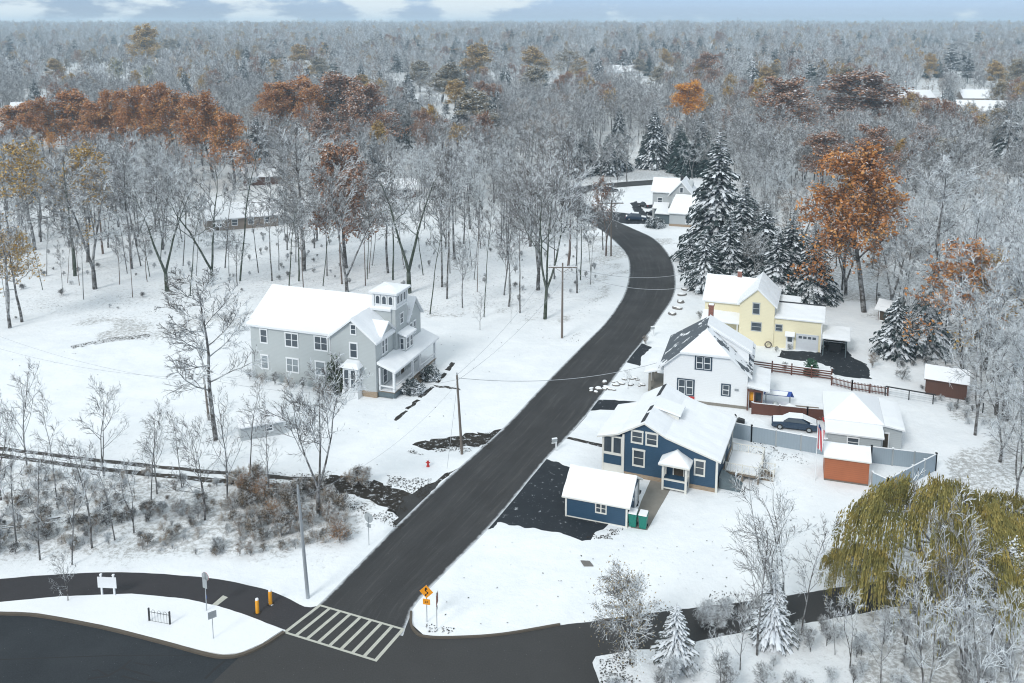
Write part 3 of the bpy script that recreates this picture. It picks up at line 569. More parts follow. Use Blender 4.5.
cottage('woodland_house', P(900, 103), 8, 21, 11, 3.2, 6.8, 'brown_side', 'reddish brown house with snow roof left of the two dark pines at upper right', 3)
cottage('woodland_house', P(963, 104), -5, 24, 12, 3.6, 7.6, 'tan_side', 'brown house with a broad snow roof behind the wide brown house at upper right', 3)
cottage('woodland_house', P(925, 114), 3, 17, 9, 3.0, 6, 'lightgrey_side', 'pale house with a low snow roof left of the wide brown house at upper right', 3)
cottage('woodland_house', P(822, 82), 4, 30, 14, 4, 9, 'lightgrey_side', 'distant pale house behind the two maroon oaks', 3)
cottage('woodland_house', P(804, 86), 4, 20, 12, 4, 8, 'lightgrey_side', 'distant low white house left of the distant pale house behind the maroon oaks', 2)
cottage('woodland_house', P(603, 76), -6, 30, 15, 4, 9, 'lightgrey_side', 'distant white roofed house among conifers left of the bright orange tree', 3)
cottage('woodland_house', P(8, 121), 10, 30, 13, 3.5, 8, 'lightgrey_side', 'snow roofed house at the left edge behind the small dark spruce', 3)
cottage('hunting_shack', P(878, 320), -40, 3.2, 2.6, 2.1, 2.9, 'brown_side', 'tiny dark wooden shack right of the tall rust maple trunk', 0, cat='shed')
# ------------------------------------------------------------------ ground sheet
def hill(X, Y):
    d = max(0., (Y-650.)/2300.); d = min(d, 1.); g = 27*d*d*(3-2*d)
    g += 7*math.exp(-((X+330)/120.)**2-((Y-900)/230.)**2)
    g += 6*math.exp(-((X-120)/300.)**2-((Y-1500)/300.)**2)*1.
    if Y > 700: g += 3*noise.noise((X/420., Y/420., 0))*min(1, (Y-700)/700)
    return g
def inpoly(x, y, P_):
    c = False; j = len(P_)-1
    for i in range(len(P_)):
        a, b = P_[i], P_[j]
        if (a[1] > y) != (b[1] > y) and x < (b[0]-a[0])*(y-a[1])/(b[1]-a[1])+a[0]: c = not c
        j = i
    return c
OCC = []      # picture rectangles of conspicuous far things, kept free of filler trees
THK = [(-60, 462), (150, 478), (330, 490), (385, 500), (352, 545), (240, 556), (130, 552), (-60, 566)]
LAWN = [[(-60, 330), (60, 322), (150, 345), (230, 330), (300, 300), (430, 318), (560, 318), (600, 300), (640, 250), (720, 235), (700, 290), (830, 300), (900, 330), (925, 400), (990, 440), (900, 500), (830, 590), (600, 630), (400, 640), (250, 590), (400, 540), (430, 490), (330, 470), (200, 440), (-60, 440)],
        [(-80, 578), (60, 562), (240, 560), (300, 590), (300, 700), (-80, 700)], [(590, 186), (740, 180), (740, 240), (600, 240)]]
WOODS = [[(-60, 200), (260, 200), (420, 200), (590, 250), (610, 270), (560, 318), (430, 312), (300, 290), (230, 320), (60, 322), (-60, 345)]]
ys = list(np.arange(40, 200, 2.)) + list(200*1.035**np.arange(1, 98)); ys = [y for y in ys if y < 5000]
nx = 150; vs = []; wild = []
for y in ys:
    for i in range(nx+1):
        a = (i/nx-.5)*2; x = a*y*.95+a*30
        vs.append((x, y, hill(x, y)))
        px, py = proj(x, y, 0); th = inpoly(px, py, THK); k = 1. if py < 440 or px > 860 else .5; px += 26*noise.noise((x/7., y/7., 4.)); py += 16*noise.noise((x/7., y/7., 9.))
        if any(inpoly(px, py, q) for q in LAWN): k = 0.
        elif any(inpoly(px, py, q) for q in WOODS): k = .6
        if th: k = .9
        wild.append(k)
n1 = nx+1
fs = [(r*n1+i, r*n1+i+1, (r+1)*n1+i+1, (r+1)*n1+i) for r in range(len(ys)-1) for i in range(nx)]
k0 = len(vs); vs += [(-60, -40, 0), (60, -40, 0)]; wild += [1, 1]
fs.append((k0, k0+1, nx, 0)[:4]) if False else None
me = bpy.data.meshes.new('ground'); me.from_pydata(vs, [], fs); at = me.attributes.new('wild', 'FLOAT', 'POINT'); at.data.foreach_set('value', wild)
me.materials.append(M['ground']); me.polygons.foreach_set('use_smooth', [True]*len(me.polygons)); o = bpy.data.objects.new('ground', me); COL.objects.link(o); o['kind'] = 'structure'
# ------------------------------------------------------------------ flat areas
def smooth(pts, n):
    """Catmull-Rom through pts, n points evenly along"""
    q = [pts[0]*2-pts[1]]+list(pts)+[pts[-1]*2-pts[-2]]; out = []
    for i in range(1, len(q)-2):
        for j in range(12):
            t = j/12; a, b, c, d = q[i-1:i+3]
            out.append(.5*((2*b)+(c-a)*t+(2*a-5*b+4*c-d)*t*t+(3*b-a-3*c+d)*t**3))
    out.append(pts[-1]); L = [0]
    for i in range(1, len(out)): L.append(L[-1]+(out[i]-out[i-1]).length)
    r = []; k = 0
    for i in range(n+1):
        s = L[-1]*i/n
        while k < len(L)-2 and L[k+1] < s: k += 1
        r.append(out[k].lerp(out[k+1], (s-L[k])/max(1e-6, L[k+1]-L[k])))
    return r
def strip(name, left, right, z, mat, n=80, jit=.0, kind='structure'):
    A = smooth([P(*p) for p in left], n); B = smooth([P(*p) for p in right], n); vs = []; fs = []
    for i in range(n+1):
        for j, t in enumerate((0, .25, .5, .75, 1)):
            p = A[i].lerp(B[i], t); e = (jit*noise.noise((i*.35, j*9., 3.))) if j in (0, 4) else 0
            d = (B[i]-A[i]).normalized(); p = p+d*e; vs.append((p.x, p.y, z))
    fs = [(i*5+j, i*5+j+1, (i+1)*5+j+1, (i+1)*5+j) for i in range(n) for j in range(4)]
    me = bpy.data.meshes.new(name); me.from_pydata(vs, [], fs); me.materials.append(M[mat]); uv = me.uv_layers.new(name='UVMap')
    for l in me.loops: k = l.vertex_index; uv.data[l.index].uv = ((k//5)/n*20, (k % 5)/4)
    if me.polygons[0].normal.z < 0: me.flip_normals()
    o = bpy.data.objects.new(name, me); COL.objects.link(o)
    if kind: o['kind'] = kind
    return o
def area(name, px, z, mat, jit=.08, step=.5, kind='structure', world=False, th=0, parent=None, seed=0):
    w = [Vector((*p, 0)) for p in px] if world else [P(*p) for p in px]; out = []
    for i in range(len(w)):
        a, b = w[i], w[(i+1) % len(w)]; m = max(1, min(60, int((b-a).length/step)))
        for j in range(m):
            p = a.lerp(b, j/m); 
            if jit: p = p+Vector((noise.noise((p.x*1.3, p.y*1.3, seed)), noise.noise((p.x*1.3, p.y*1.3, seed+7)), 0))*jit*1.8+Vector((noise.noise((p.x*.3, p.y*.3, 3.3+seed)), noise.noise((p.x*.3, p.y*.3, 9.3)), 0))*jit
            out.append((p.x, p.y, z))
    m = MB()
    if sum((out[i][0]*out[(i+1) % len(out)][1]-out[(i+1) % len(out)][0]*out[i][1]) for i in range(len(out))) < 0: out = out[::-1]
    if th: m.slab(out, th)
    else: m.add(out, [tuple(range(len(out)))])
    o = m.build(name, mat, parent)
    if kind: o['kind'] = kind
    return o
RL = [(296, 620), (319, 604), (392, 530), (437, 487), (501, 430), (536, 393), (562, 366), (588, 340), (604, 324), (614.7, 310), (623, 296), (628, 280.5), (628.7, 263), (623.5, 251), (609, 236.6), (597, 228), (573.7, 215.5), (560, 205), (548, 196), (535, 186), (520, 176)]
RR = [(403, 636), (410, 617), (424, 595), (494, 522.5), (547, 458.7), (568, 436.7), (591, 410), (620, 371), (633, 354), (646, 338), (662.4, 314.7), (673.6, 297), (676, 280), (671, 258), (655.7, 239.6), (632, 228), (611.8, 219), (598, 212), (585, 203), (570, 194), (548, 182)]
strip('main_road', RL, RR, .012, 'road', 200, .03)
area('road_junction', [(-110, 610), (0, 614), (38, 616), (101, 627.6), (157, 641.5), (203, 654), (223, 657.5), (241, 655.5), (263, 646), (284, 633), (300, 612), (319, 606), (410, 612), (411, 624), (425, 637), (450, 638), (500, 635), (560, 625), (591, 621), (615, 618), (655, 612), (732, 603.5), (796, 594.5), (900, 578), (1150, 540), (1150, 572), (900, 606), (800, 624), (737, 633), (694, 642), (653, 649), (627, 651), (596, 657), (592, 662), (599, 683), (640, 790), (-160, 790)], .004, 'junction', .06)
area('parking_lot', [(-110, 611), (0, 615), (38, 617), (101, 628.6), (157, 642.5), (203, 655), (223, 658.5), (240, 656.5), (212, 683), (130, 770), (-160, 770)], .008, 'lot', .0)
strip('park_drive', [(-60, 585), (0, 579), (66, 574), (127, 572.5), (198, 577), (238, 583), (276, 593), (304, 606.5), (318, 606)], [(-60, 608), (0, 603), (63, 597), (132, 594.6), (188, 600), (218, 607), (252, 618), (286, 630), (290, 631)], .016, 'smallroad', 60, .06)
# raised snow island and its kerb
isl = [(-110, 612), (-60, 609), (0, 604.5), (63, 598.5), (132, 596), (188, 601.5), (218, 608.5), (252, 619.5), (282, 631), (262, 644.5), (241, 654), (223, 656), (203, 652.5), (157, 640), (101, 626), (38, 614.5), (0, 612.5), (-110, 608.5)]
isl = [(-110, 609), (-60, 607.5), (0, 603.5), (63, 597.5), (132, 595), (188, 600.5), (218, 607.5), (252, 618.5), (283, 631), (262, 644.5), (241, 654), (223, 656), (203, 652.5), (157, 640), (101, 626), (38, 614.5), (0, 612.8), (-110, 609.2)]
area('traffic_island', isl, .13, 'snow', .03, th=.13)
def kerb(px, w=.28, h=.14, name='kerb'):
    c = smooth([P(*p) for p in px], 50); m = MB(); vs = []
    for i, p in enumerate(c):
        d = (c[min(i+1, 50)]-c[max(i-1, 0)]).normalized(); n = Vector((-d.y, d.x, 0))
        for s, z in ((-w/2, 0), (-w/2+.02, h), (w/2-.02, h), (w/2, 0)): q = p+n*s; vs.append((q.x, q.y, z))
    m.add(vs, [(i*4+j, i*4+j+1, i*4+j+5, i*4+j+4) for i in range(50) for j in range(3)]); o = m.build(name, 'kerb'); o['kind'] = 'structure'; return o
kerb([(-110, 609.5), (0, 614.2), (38, 616.2), (101, 627.8), (157, 641.7), (203, 654.3), (223, 657.7), (241, 655.7), (263, 646.4), (284, 633)])
kerb([(411, 612), (411, 624), (416, 633), (425, 637), (450, 638), (500, 635), (560, 625)], .2, .12)
0 and area('corner_lawn', [(412.5, 614), (413, 623), (418, 631.5), (427, 635.8), (450, 636.6), (500, 633.6), (560, 623.8), (600, 617), (600, 560), (500, 540), (470, 560), (426, 597)], .1, 'snow', .02, th=.1)
# driveways, paths, thawed tracks
area('garage_driveway', [(547, 459), (560, 463), (575, 470), (600, 480), (640, 490), (640, 503), (600, 530), (592, 539), (583, 540.5), (562, 533), (530, 528), (497, 523), (488, 530), (470, 530), (520, 480)], .008, 'drive', .22, .25)
area('side_driveway', [(583, 420), (598, 400), (606, 399.5), (637.5, 402), (655, 404), (655, 414), (631, 411.4), (600, 409.5), (590, 411), (572, 432)], .008, 'drive', .1)
area('footpath', [(566, 438.5), (569, 437), (604, 444.5), (603, 447.5)], .01, 'mud', .05)
area('patio', [(10.5, 73.6), (11.9, 73.2), (15.6, 81.2), (13.6, 82.2), (12.4, 79)], .02, 'concrete', .02, world=True)
area('yard_driveway', [(778, 357), (782, 350.5), (819, 352), (826, 345), (845, 349), (852, 357), (866.5, 364), (871, 379), (851, 377), (833.5, 374.5), (829, 366), (815, 362), (795, 360)], .008, 'drive', .2, .25)
area('house_driveway', [(618, 360), (633, 348), (640, 343), (652, 347), (641, 357), (640, 366)], .008, 'drive', .1)
area('field_entrance', [(498, 434), (506, 426), (490, 432), (470, 434), (445, 438), (420, 441), (413, 445), (425, 450), (450, 448), (476, 445), (489, 443)], .006, 'mud', .35)
area('lane_entrance', [(395, 528), (437, 487), (455, 470), (430, 485), (405, 492), (385, 484), (360, 478), (330, 474), (322, 484), (350, 492), (372, 502), (396, 513)], .006, 'mud', .45)
area('lane_apron', [(398, 527), (440, 484), (425, 486), (404, 497), (397, 512)], .009, 'junction', .3)
strip('wheel_rut', [(-80, 440), (0, 447), (105, 459.5), (225, 471.5), (290, 476), (345, 480)], [(-80, 443.6), (0, 450.4), (105, 463), (225, 475), (290, 480), (345, 484)], .004, 'rut', 60, .25)
strip('wheel_rut', [(-80, 446), (0, 453.7), (105, 467.5), (225, 479), (290, 484), (345, 488)], [(-80, 449.6), (0, 457.6), (105, 471.5), (225, 483.6), (290, 489), (350, 494)], .004, 'rut', 60, .25)
for a_, b_ in (((393, 420), (404, 410)), ((405, 408.5), (416, 399)), ((418, 397), (431, 386)), ((434, 382), (443, 373)), ((445, 370), (451, 362))): area('footpath', [a_, (a_[0]+4, a_[1]+.8), (b_[0]+4, b_[1]+.8), b_], .006, 'mud', .12, .3)
area('footpath', [(433, 385), (460, 388), (462, 390), (436, 387)], .01, 'rut', .2)
strip('upper_side_street', [(560, 196), (575, 188), (600, 184), (650, 180), (690, 178)], [(575, 203), (586, 193), (604, 189), (650, 185), (690, 183)], .006, 'junction', 30, .3)
area('farm_driveway', [(612, 222), (601, 212), (615, 212), (634, 214), (631, 203), (637, 201), (648, 216), (660, 222), (646, 224), (628, 224)], .006, 'drive', .3)
# stone line in the field, culvert
# ------------------------------------------------------------------ crosswalk
c = [P(*p) for p in ((319.3, 604.3), (405.2, 629), (376.5, 661.9), (282.5, 632.7))]
def quadpt(u, v): return (c[0].lerp(c[1], u)).lerp(c[3].lerp(c[2], u), v)
m = MB()
def q4(u0, u1, v0, v1): m.add([(quadpt(u, v).x, quadpt(u, v).y, .0165) for u, v in ((u0, v1), (u1, v1), (u1, v0), (u0, v0))], [(0, 1, 2, 3)])
q4(0, 1, 0, .035*1.4); q4(0, 1, 1-.035*1.4, 1)
for i in range(9): a = i*(1-.034)/8; q4(a, a+.034, .049, .951)
tag(m.build('crosswalk_marking', 'paint'), kind='structure')
m = MB(); v = [P(*p) for p in ((212, 605), (217, 606), (228, 597.5), (223, 595.5))]; m.add([(p.x, p.y, .0205) for p in v], [(0, 1, 2, 3)]); tag(m.build('stop_line', 'paint'), kind='structure')
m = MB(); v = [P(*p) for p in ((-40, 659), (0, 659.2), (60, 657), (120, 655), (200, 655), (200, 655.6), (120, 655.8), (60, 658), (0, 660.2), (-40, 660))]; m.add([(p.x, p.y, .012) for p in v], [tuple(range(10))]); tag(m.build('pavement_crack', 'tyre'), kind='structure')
m = MB()  # dark branching strips painted in for a tree's shadow and reflection on the lot
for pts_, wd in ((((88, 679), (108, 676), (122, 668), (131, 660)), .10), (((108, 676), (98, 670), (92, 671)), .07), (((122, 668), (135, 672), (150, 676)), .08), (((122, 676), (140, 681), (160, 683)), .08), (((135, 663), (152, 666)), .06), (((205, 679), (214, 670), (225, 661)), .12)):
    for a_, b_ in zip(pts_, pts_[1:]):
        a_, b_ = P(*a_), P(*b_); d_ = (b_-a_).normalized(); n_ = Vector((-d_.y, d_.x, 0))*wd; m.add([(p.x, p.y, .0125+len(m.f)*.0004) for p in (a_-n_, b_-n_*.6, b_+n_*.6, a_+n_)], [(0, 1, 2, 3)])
tag(m.build('painted_tree_shadow', 'tyre'), kind='structure')
m = MB(); v = [P(*p) for p in ((580.5, 561), (589.5, 561.5), (593.5, 566.5), (584, 566.5))]; m.slab([(p.x, p.y, .07) for p in v[::-1]], .07); tag(m.build('utility_cover', 'stone'), 'dark square utility cover bare of snow in the lawn below the blue garage', 'utility cover')
# ------------------------------------------------------------------ signs, poles and wires
def post_thing(name, px, label, cat, group=None, rz=0): return empty(name, P(*px), radians(rz), label, cat, group)
g = post_thing('warning_sign', (427, 622), 'orange diamond warning sign with black winding arrow and small plaque', 'sign', rz=-12)
MB().tube([(0, 0, 0), (0, 0, 3.0)], .035, 8).build('post', 'steel', g)
s2 = .53; m = MB(); m.add([(0, -.05, 2.45-s2+.05), (s2, -.05, 2.5), (0, -.05, 2.5+s2), (-s2, -.05, 2.5), (0, -.03, 2.45-s2+.05), (s2, -.03, 2.5), (0, -.03, 2.5+s2), (-s2, -.03, 2.5)], [(0, 1, 2, 3), (7, 6, 5, 4), (0, 4, 5, 1), (1, 5, 6, 2), (2, 6, 7, 3), (3, 7, 4, 0)])
sp = m.build('sign_plate', 'orange', g)
m = MB(); pts = [(-.06, 2.16), (-.05, 2.27), (.10, 2.38), (.09, 2.47), (-.07, 2.56), (-.03, 2.70)]
m.add([(x+o_, -.057, z) for x, z in pts for o_ in (-.055, .055)], [(2*i, 2*i+1, 2*i+3, 2*i+2) for i in range(5)])
m.add([(-.15, -.058, 2.68), (.10, -.058, 2.68), (-.02, -.058, 2.88)], [(0, 1, 2)]); m.build('arrow', 'black', sp)
m = MB(); m.box(-.28, .28, -.05, -.03, 1.45, 1.9); pq = m.build('plaque', 'orange', g); m = MB()
for x in (-.13, .0): m.box(x, x+.09, -.056, -.05, 1.6, 1.63); m.box(x, x+.09, -.056, -.05, 1.72, 1.75); m.box(x+.06, x+.09, -.057, -.05, 1.6, 1.75)
m.build('digits', 'black', pq)
g = post_thing('street_sign', (437, 630), 'thin signpost with narrow edge-on reddish sign right of the orange warning sign', 'sign', rz=84)
MB().tube([(0, 0, 0), (0, 0, 3.0)], .03, 8).build('post', 'steel', g); MB().box(-.35, .35, -.05, -.03, 2.1, 2.95).build('sign_plate', 'brick', g); MB().box(-.18, .18, -.05, -.03, 1.65, 1.9).build('plaque', 'signgrey', g)
g = post_thing('stop_sign', (206.8, 612), 'grey backed octagonal sign seen from behind at the park drive', 'sign', rz=152)
MB().tube([(0, 0, 0), (0, 0, 3.3)], .035, 8).build('post', 'steel', g)
m = MB(); oc = [(.38*cos(pi/8+i*pi/4), .38*sin(pi/8+i*pi/4)+2.9) for i in range(8)]; m.add([(x, -.05, z) for x, z in oc]+[(x, -.03, z) for x, z in oc], [tuple(range(8)), tuple(range(15, 7, -1))]+[(i, i+8, (i+1) % 8+8, (i+1) % 8) for i in range(8)]); m.build('sign_plate', 'red', g, rz=0)
MB().add([(x*.98, -.026, (z-2.9)*.98+2.9) for x, z in oc], [tuple(range(7, -1, -1))]).build('sign_back', 'signgrey', g); MB().box(-.22, .22, .03, .05, 2.0, 2.75).build('lower_sign', 'signgrey', g); MB().box(-.06, .06, -.05, -.03, 1.1, 1.35).build('sticker', 'tarp', g)
g = post_thing('notice_sign', (213.5, 640), 'short post with small square tilted white sign in the snowy island', 'sign', rz=35)
MB().tube([(0, 0, 0), (0, 0, 2.3)], .028, 8).build('post', 'steel', g); MB().box(-.3, .3, -.05, -.03, 1.75, 2.3).build('sign_plate', 'signgrey', g)
m = MB(); [m.box(-.22, .22, -.055, -.05, z, z+.05) for z in (1.87, 1.98, 2.1)]; m.build('lettering_block', 'steel', g)
g = post_thing('round_sign', (369, 545), 'round grey backed road sign on a thin post by the brown thicket', 'sign', rz=150)
MB().tube([(0, 0, 0), (0, 0, 2.6)], .03, 8).build('post', 'steel', g); m = MB(); m.tube([(0, -.05, 2.5), (0, -.03, 2.5)], .45, 20); m.build('sign_plate', 'signgrey', g); MB().box(-.22, .22, -.05, -.03, 1.6, 1.95).build('plaque', 'signgrey', g)
g = post_thing('notice_board', (108.5, 596), 'blank white board on two white posts beside the park drive', 'sign', rz=-4)
m = MB(); [m.box(x-.06, x+.06, -.06, .06, 0, 1.75) for x in (-.5, .5)]; m.build('post', 'white', g); MB().box(-.75, .75, -.1, -.06, .75, 1.65).build('board', 'white', g)
m = MB(); [m.box(x-.09, x+.09, -.09, .09, 1.75, 1.86) for x in (-.5, .5)]; m.build('snow_cap', 'snow', g, bevel=.03)
g = post_thing('bike_rack', (149.5, 622), 'short black iron railing with thin hooped bars on the snowy island', 'railing', rz=-14)
m = MB(); [m.box(x-.05, x+.05, -.05, .05, 0, 1.15) for x in (0, 1.75)]; m.build('post', 'black', g)
m = MB(); m.bar((0, 0, .12), (1.75, 0, .12), .03)
for i in range(1, 7):
    x = .25*i; m.tube([(x, 0, .12), (x, 0, .95)], .012, 5)
    if i % 2: m.tube([(x, 0, .95), (x+.06, 0, 1.05), (x+.19, 0, 1.05), (x+.25, 0, .95)], .012, 5)
m.bar((0, 0, .85), (1.75, 0, .85), .025); m.build('rail', 'black', g)
def bollard(px, label):
    g = post_thing('bollard', px, label, 'bollard', 'yellow bollards on the park drive'); m = MB(); m.tube([(0, 0, 0), (0, 0, 1.0), (0, 0, 1.12), (0, 0, 1.18)], [.14, .14, .11, .03], 14); m.build('post', 'yellow', g, smooth=False)
    m = MB(); m.tube([(0, 0, 1.1), (0, 0, 1.2), (0, 0, 1.24)], [.13, .11, .03], 12); m.build('snow_cap', 'snow', g)
    m = MB(); m.tube([(0, 0, .021), (0, 0, .04)], [.3, .27], 12); m.build('base_ring', 'mud', g)
bollard((257.5, 613), 'yellow snow capped bollard nearer the camera on the park drive'); bollard((270.5, 604), 'yellow bollard standing farther back by the upper edge of the park drive')
def pole(px, ytop, label, lean=0., r=.16, mat='wood', arm=0., name='utility_pole', rz=0, ins=True):
    H = tall(*px, ytop); g = post_thing(name, px, label, 'pole', rz=rz)
    MB().tube([(0, 0, 0), (lean*.5, 0, H*.5), (lean, 0, H)], [r, r*.85, r*.65], 10).build('post', mat, g, smooth=False)
    if arm:
        m = MB(); m.box(lean-arm/2, lean+arm/2, -.08, .06, H-.7, H-.52); m.bar((lean-arm*.3, 0, H-.6), (lean, 0, H-1.4), .05); m.bar((lean+arm*.3, 0, H-.6), (lean, 0, H-1.4), .05); m.build('crossarm', 'wood', g)
        m = MB(); [m.tube([(lean+x, 0, H-.52), (lean+x, 0, H-.3)], .06, 6) for x in (-arm*.45, -arm*.2, arm*.2, arm*.45)]; m.build('insulator', 'signgrey', g)
        m = MB(); m.box(lean-arm/2, lean+arm/2, -.08, .06, H-.516, H-.45); m.build('snow_ridge', 'snow', g)
    elif ins:
        m = MB(); m.tube([(lean, 0, H), (lean, 0, H+.25)], .07, 6); m.bar((lean-.02, -.2, H-.5), (lean-.02, .2, H-.5), .08); m.build('insulator', 'signgrey', g)
    return g, Vector((P(*px).x+lean, P(*px).y, H))
pA, tA = pole((308, 598), 488, 'tall bare grey metal pole at the corner above the crosswalk', -.45, .15, 'steel', name='metal_pole')
pB, tB = pole((462, 454), 375, 'weathered wooden utility pole on the snowy verge right of the grey house porch', -.45, .15, rz=0)
pC, tC = pole((562, 338), 263, 'utility pole with snowy crossarm at the wood edge left of the road bend', 0, .17, arm=4.0)
pD, tD = pole((611, 256), 200, 'farther utility pole with crossarm inside the road bend', -.1, .17, arm=4.6)
pE, tE = pole((209, 420), 378, 'slender wooden utility pole behind the big bare tree at left', -.3, .13)
def wire(a, b, sag, label, r=.022, group=None):
    pts = [a.lerp(b, i/24)+Vector((0, 0, -sag*4*(i/24)*(1-i/24))) for i in range(25)]
    tag(MB().tube(pts, r, 4).build('utility_wire', 'wire'), label, 'wire', group)
Vv = Vector
hb = Vv((16.8, 99.5, 5.2))
wire(tB+Vv((0, 0, -.3)), hb, 1.1, 'single overhead wire crossing the road from the wooden pole to the white house', .03)
gp = 'overhead wires along the road verge'
wire(tB, tC+Vv((-1.6, 0, -.5)), 1.0, 'overhead wire running from the porch side pole to the crossarm pole', group=gp); wire(tB+Vv((0, 0, -.6)), tC+Vv((1.5, 0, -.5)), 1.3, 'overhead wire running from the porch side pole to the crossarm pole', group=gp)
wire(tC+Vv((1.7, 0, -.5)), tD+Vv((1.8, 0, -.5)), 1.4, 'overhead wire running between the two crossarm poles', group='wires between crossarm poles'); wire(tC+Vv((-1.7, 0, -.5)), tD+Vv((-1.8, 0, -.5)), 1.4, 'overhead wire running between the two crossarm poles', group='wires between crossarm poles')
wire(tB+Vv((0, 0, -.5)), tE, 1.6, 'long sagging wire across the field between the two wooden poles', .02)
wire(tE, P(-60, 372)+Vv((0, 0, 6)), 1.6, 'lower sagging wire leaving the slender pole towards the left edge', .02, ); wire(tE+Vv((0, 0, -.7)), P(-60, 352)+Vv((0, 0, 6.)), 1.6, 'upper sagging wire leaving the slender pole towards the left edge', .02)
wire(tC+Vv((1.2, 0, -.6)), P(700, 300)+Vv((0, 0, 5.)), 1.4, 'upper of the wires crossing the road bend to the yellow house', .03); wire(tC+Vv((.6, 0, -1.)), P(690, 322)+Vv((0, 0, 5.5)), 1.4, 'lower of the wires crossing the road bend', .03)
wire(tB+Vv((0, 0, -1.2)), P(447, 470)+Vv((0, 0, .1)), 0, 'guy wire anchoring the wooden pole beside the porch', .018)
wire(tA+Vv((0, 0, -.8)), tB+Vv((0, 0, -.9)), 1.5, 'thin wire running from the metal corner pole to the wooden verge pole', .014)
# hydrant
g = post_thing('fire_hydrant', (428, 466.5), 'small red fire hydrant in the snow below the wooden utility pole', 'hydrant')
m = MB(); m.tube([(0, 0, 0), (0, 0, .08), (0, 0, .1), (0, 0, .55), (0, 0, .62), (0, 0, .72)], [.17, .17, .11, .11, .14, .04], 12); m.tube([(-.22, 0, .42), (.22, 0, .42)], .06, 8); m.tube([(0, -.2, .4), (0, 0, .4)], .075, 8); m.build('barrel', 'red', g); MB().tube([(0, 0, .7), (0, 0, .78)], [.13, .04], 10).build('snow_cap', 'snow', g)
def mailbox(px, label, rz):
    g = post_thing('mailbox', px, label, 'mailbox', rz=rz); MB().box(-.06, .06, -.06, .06, 0, 1.15).build('post', 'white', g); MB().box(-.5, .1, -.04, .04, .9, 1.0).build('arm', 'white', g)
    m = MB(); pr = [(-.12, 1.1), (.12, 1.1), (.12, 1.25), (.08, 1.33), (0, 1.36), (-.08, 1.33), (-.12, 1.25)]; m.add([(-.45, y, z) for y, z in pr]+[(.1, y, z) for y, z in pr], [tuple(range(7))[::-1], tuple(range(7, 14))]+[(i, (i+1) % 7, (i+1) % 7+7, i+7) for i in range(7)]); b = m.build('box', 'signgrey', g); MB().box(-.46, .12, -.12, .12, 1.37, 1.47).build('snow_cap', 'snow', g, bevel=.04)
mailbox((556, 451), 'snow capped mailbox on a white post by the blue garage driveway', 20); mailbox((653.5, 336), 'snow capped mailbox standing beside the road above the white house', 20)
# bins
def bin_(loc, label):
    g = empty('trash_bin', (*loc, .0), radians(-20), label, 'bin', 'green wheeled bins')
    m = MB(); m.add([(-.29, -.32, .06), (.29, -.32, .06), (.29, .32, .06), (-.29, .32, .06), (-.36, -.4, 1.2), (.36, -.4, 1.2), (.36, .42, 1.2), (-.36, .42, 1.2)], [(3, 2, 1, 0), (0, 1, 5, 4), (1, 2, 6, 5), (2, 3, 7, 6), (3, 0, 4, 7)]); m.box(-.38, .38, -.42, .44, 1.14, 1.2); m.build('body', 'green', g)
    m = MB(); m.slab([(-.4, -.46, 1.27), (.4, -.46, 1.27), (.38, .46, 1.33), (-.38, .46, 1.33)], .07); m.build('lid', 'green', g); MB().slab([(-.38, -.44, 1.42), (.38, -.44, 1.42), (.36, .44, 1.48), (-.36, .44, 1.48)], .13).build('snow_cover', 'snow', g, bevel=.05)
    for x in (-.3, .3): MB().tube([(x-.05, .36, .12), (x+.05, .36, .12)], .12, 10).build('wheel', 'tyre', g)
bin_((10.75, 73.95), 'left of two green wheeled bins with snow on its lid beside the blue garage'); bin_((11.6, 73.65), 'right of two green wheeled bins with snow on its lid beside the blue garage')
# ------------------------------------------------------------------ fences
def panel_fence(name, pts, h, mat, label, cat='fence', z0=.05, panel=2.4, cap='white', snow=True, picket=False):
    g = empty(name, (*pts[0], 0), 0, label, cat); o = Vector((*pts[0], 0)); pm = MB(); qm = MB(); sm = MB()
    for a, b in zip(pts, pts[1:]):
        a = Vector((*a, 0))-o; b = Vector((*b, 0))-o; L = (b-a).length; n = max(1, round(L/panel)); d = (b-a).normalized()
        for i in range(n+1):
            p = a.lerp(b, i/n); qm.box(p.x-.07, p.x+.07, p.y-.07, p.y+.07, 0, h+.08); sm.box(p.x-.09, p.x+.09, p.y-.09, p.y+.09, h+.083, h+.17)
        if picket == 'rails':
            for z in (.25, .55, .85, 1.15): pm.bar(a+Vector((0, 0, z)), b+Vector((0, 0, z)), .04, .17)
            sm.bar(a+Vector((0, 0, 1.27)), b+Vector((0, 0, 1.27)), .1, .06)
        elif picket:
            for z in (.3, h*.8): pm.bar(a+Vector((0, 0, z)), b+Vector((0, 0, z)), .05, .1)
            k = int(L/.16)
            for i in range(k): p = a.lerp(b, (i+.5)/k); u = d*.05; pm.bar(p+Vector((0, 0, z0)), p+Vector((0, 0, h)), .09, .03)
            sm.bar(a+Vector((0, 0, h+.03)), b+Vector((0, 0, h+.03)), .07, .05)
        elif picket is None: pass
        else:
            pm.bar(a+Vector((0, 0, (h+z0)/2)), b+Vector((0, 0, (h+z0)/2)), .05, h-z0)
            sm.bar(a+Vector((0, 0, h+.035)), b+Vector((0, 0, h+.035)), .1, .06)
    pm.build('panels', mat, g)
    for i in range(0, len(qm.v), 8): q = MB(); q.v = qm.v[i:i+8]; q.f = qm.f[:6]; q.m = [0]*6; q.build('post', cap or mat, g)
    if snow: sm.build('snow_cap', 'snow', g)
panel_fence('vinyl_fence', [(23.2, 91.35), (25.5, 90.2), (32.4, 87.1)], 1.75, 'fence_grey', 'long grey vinyl privacy fence behind the blue house and its deck', cap='signgrey')
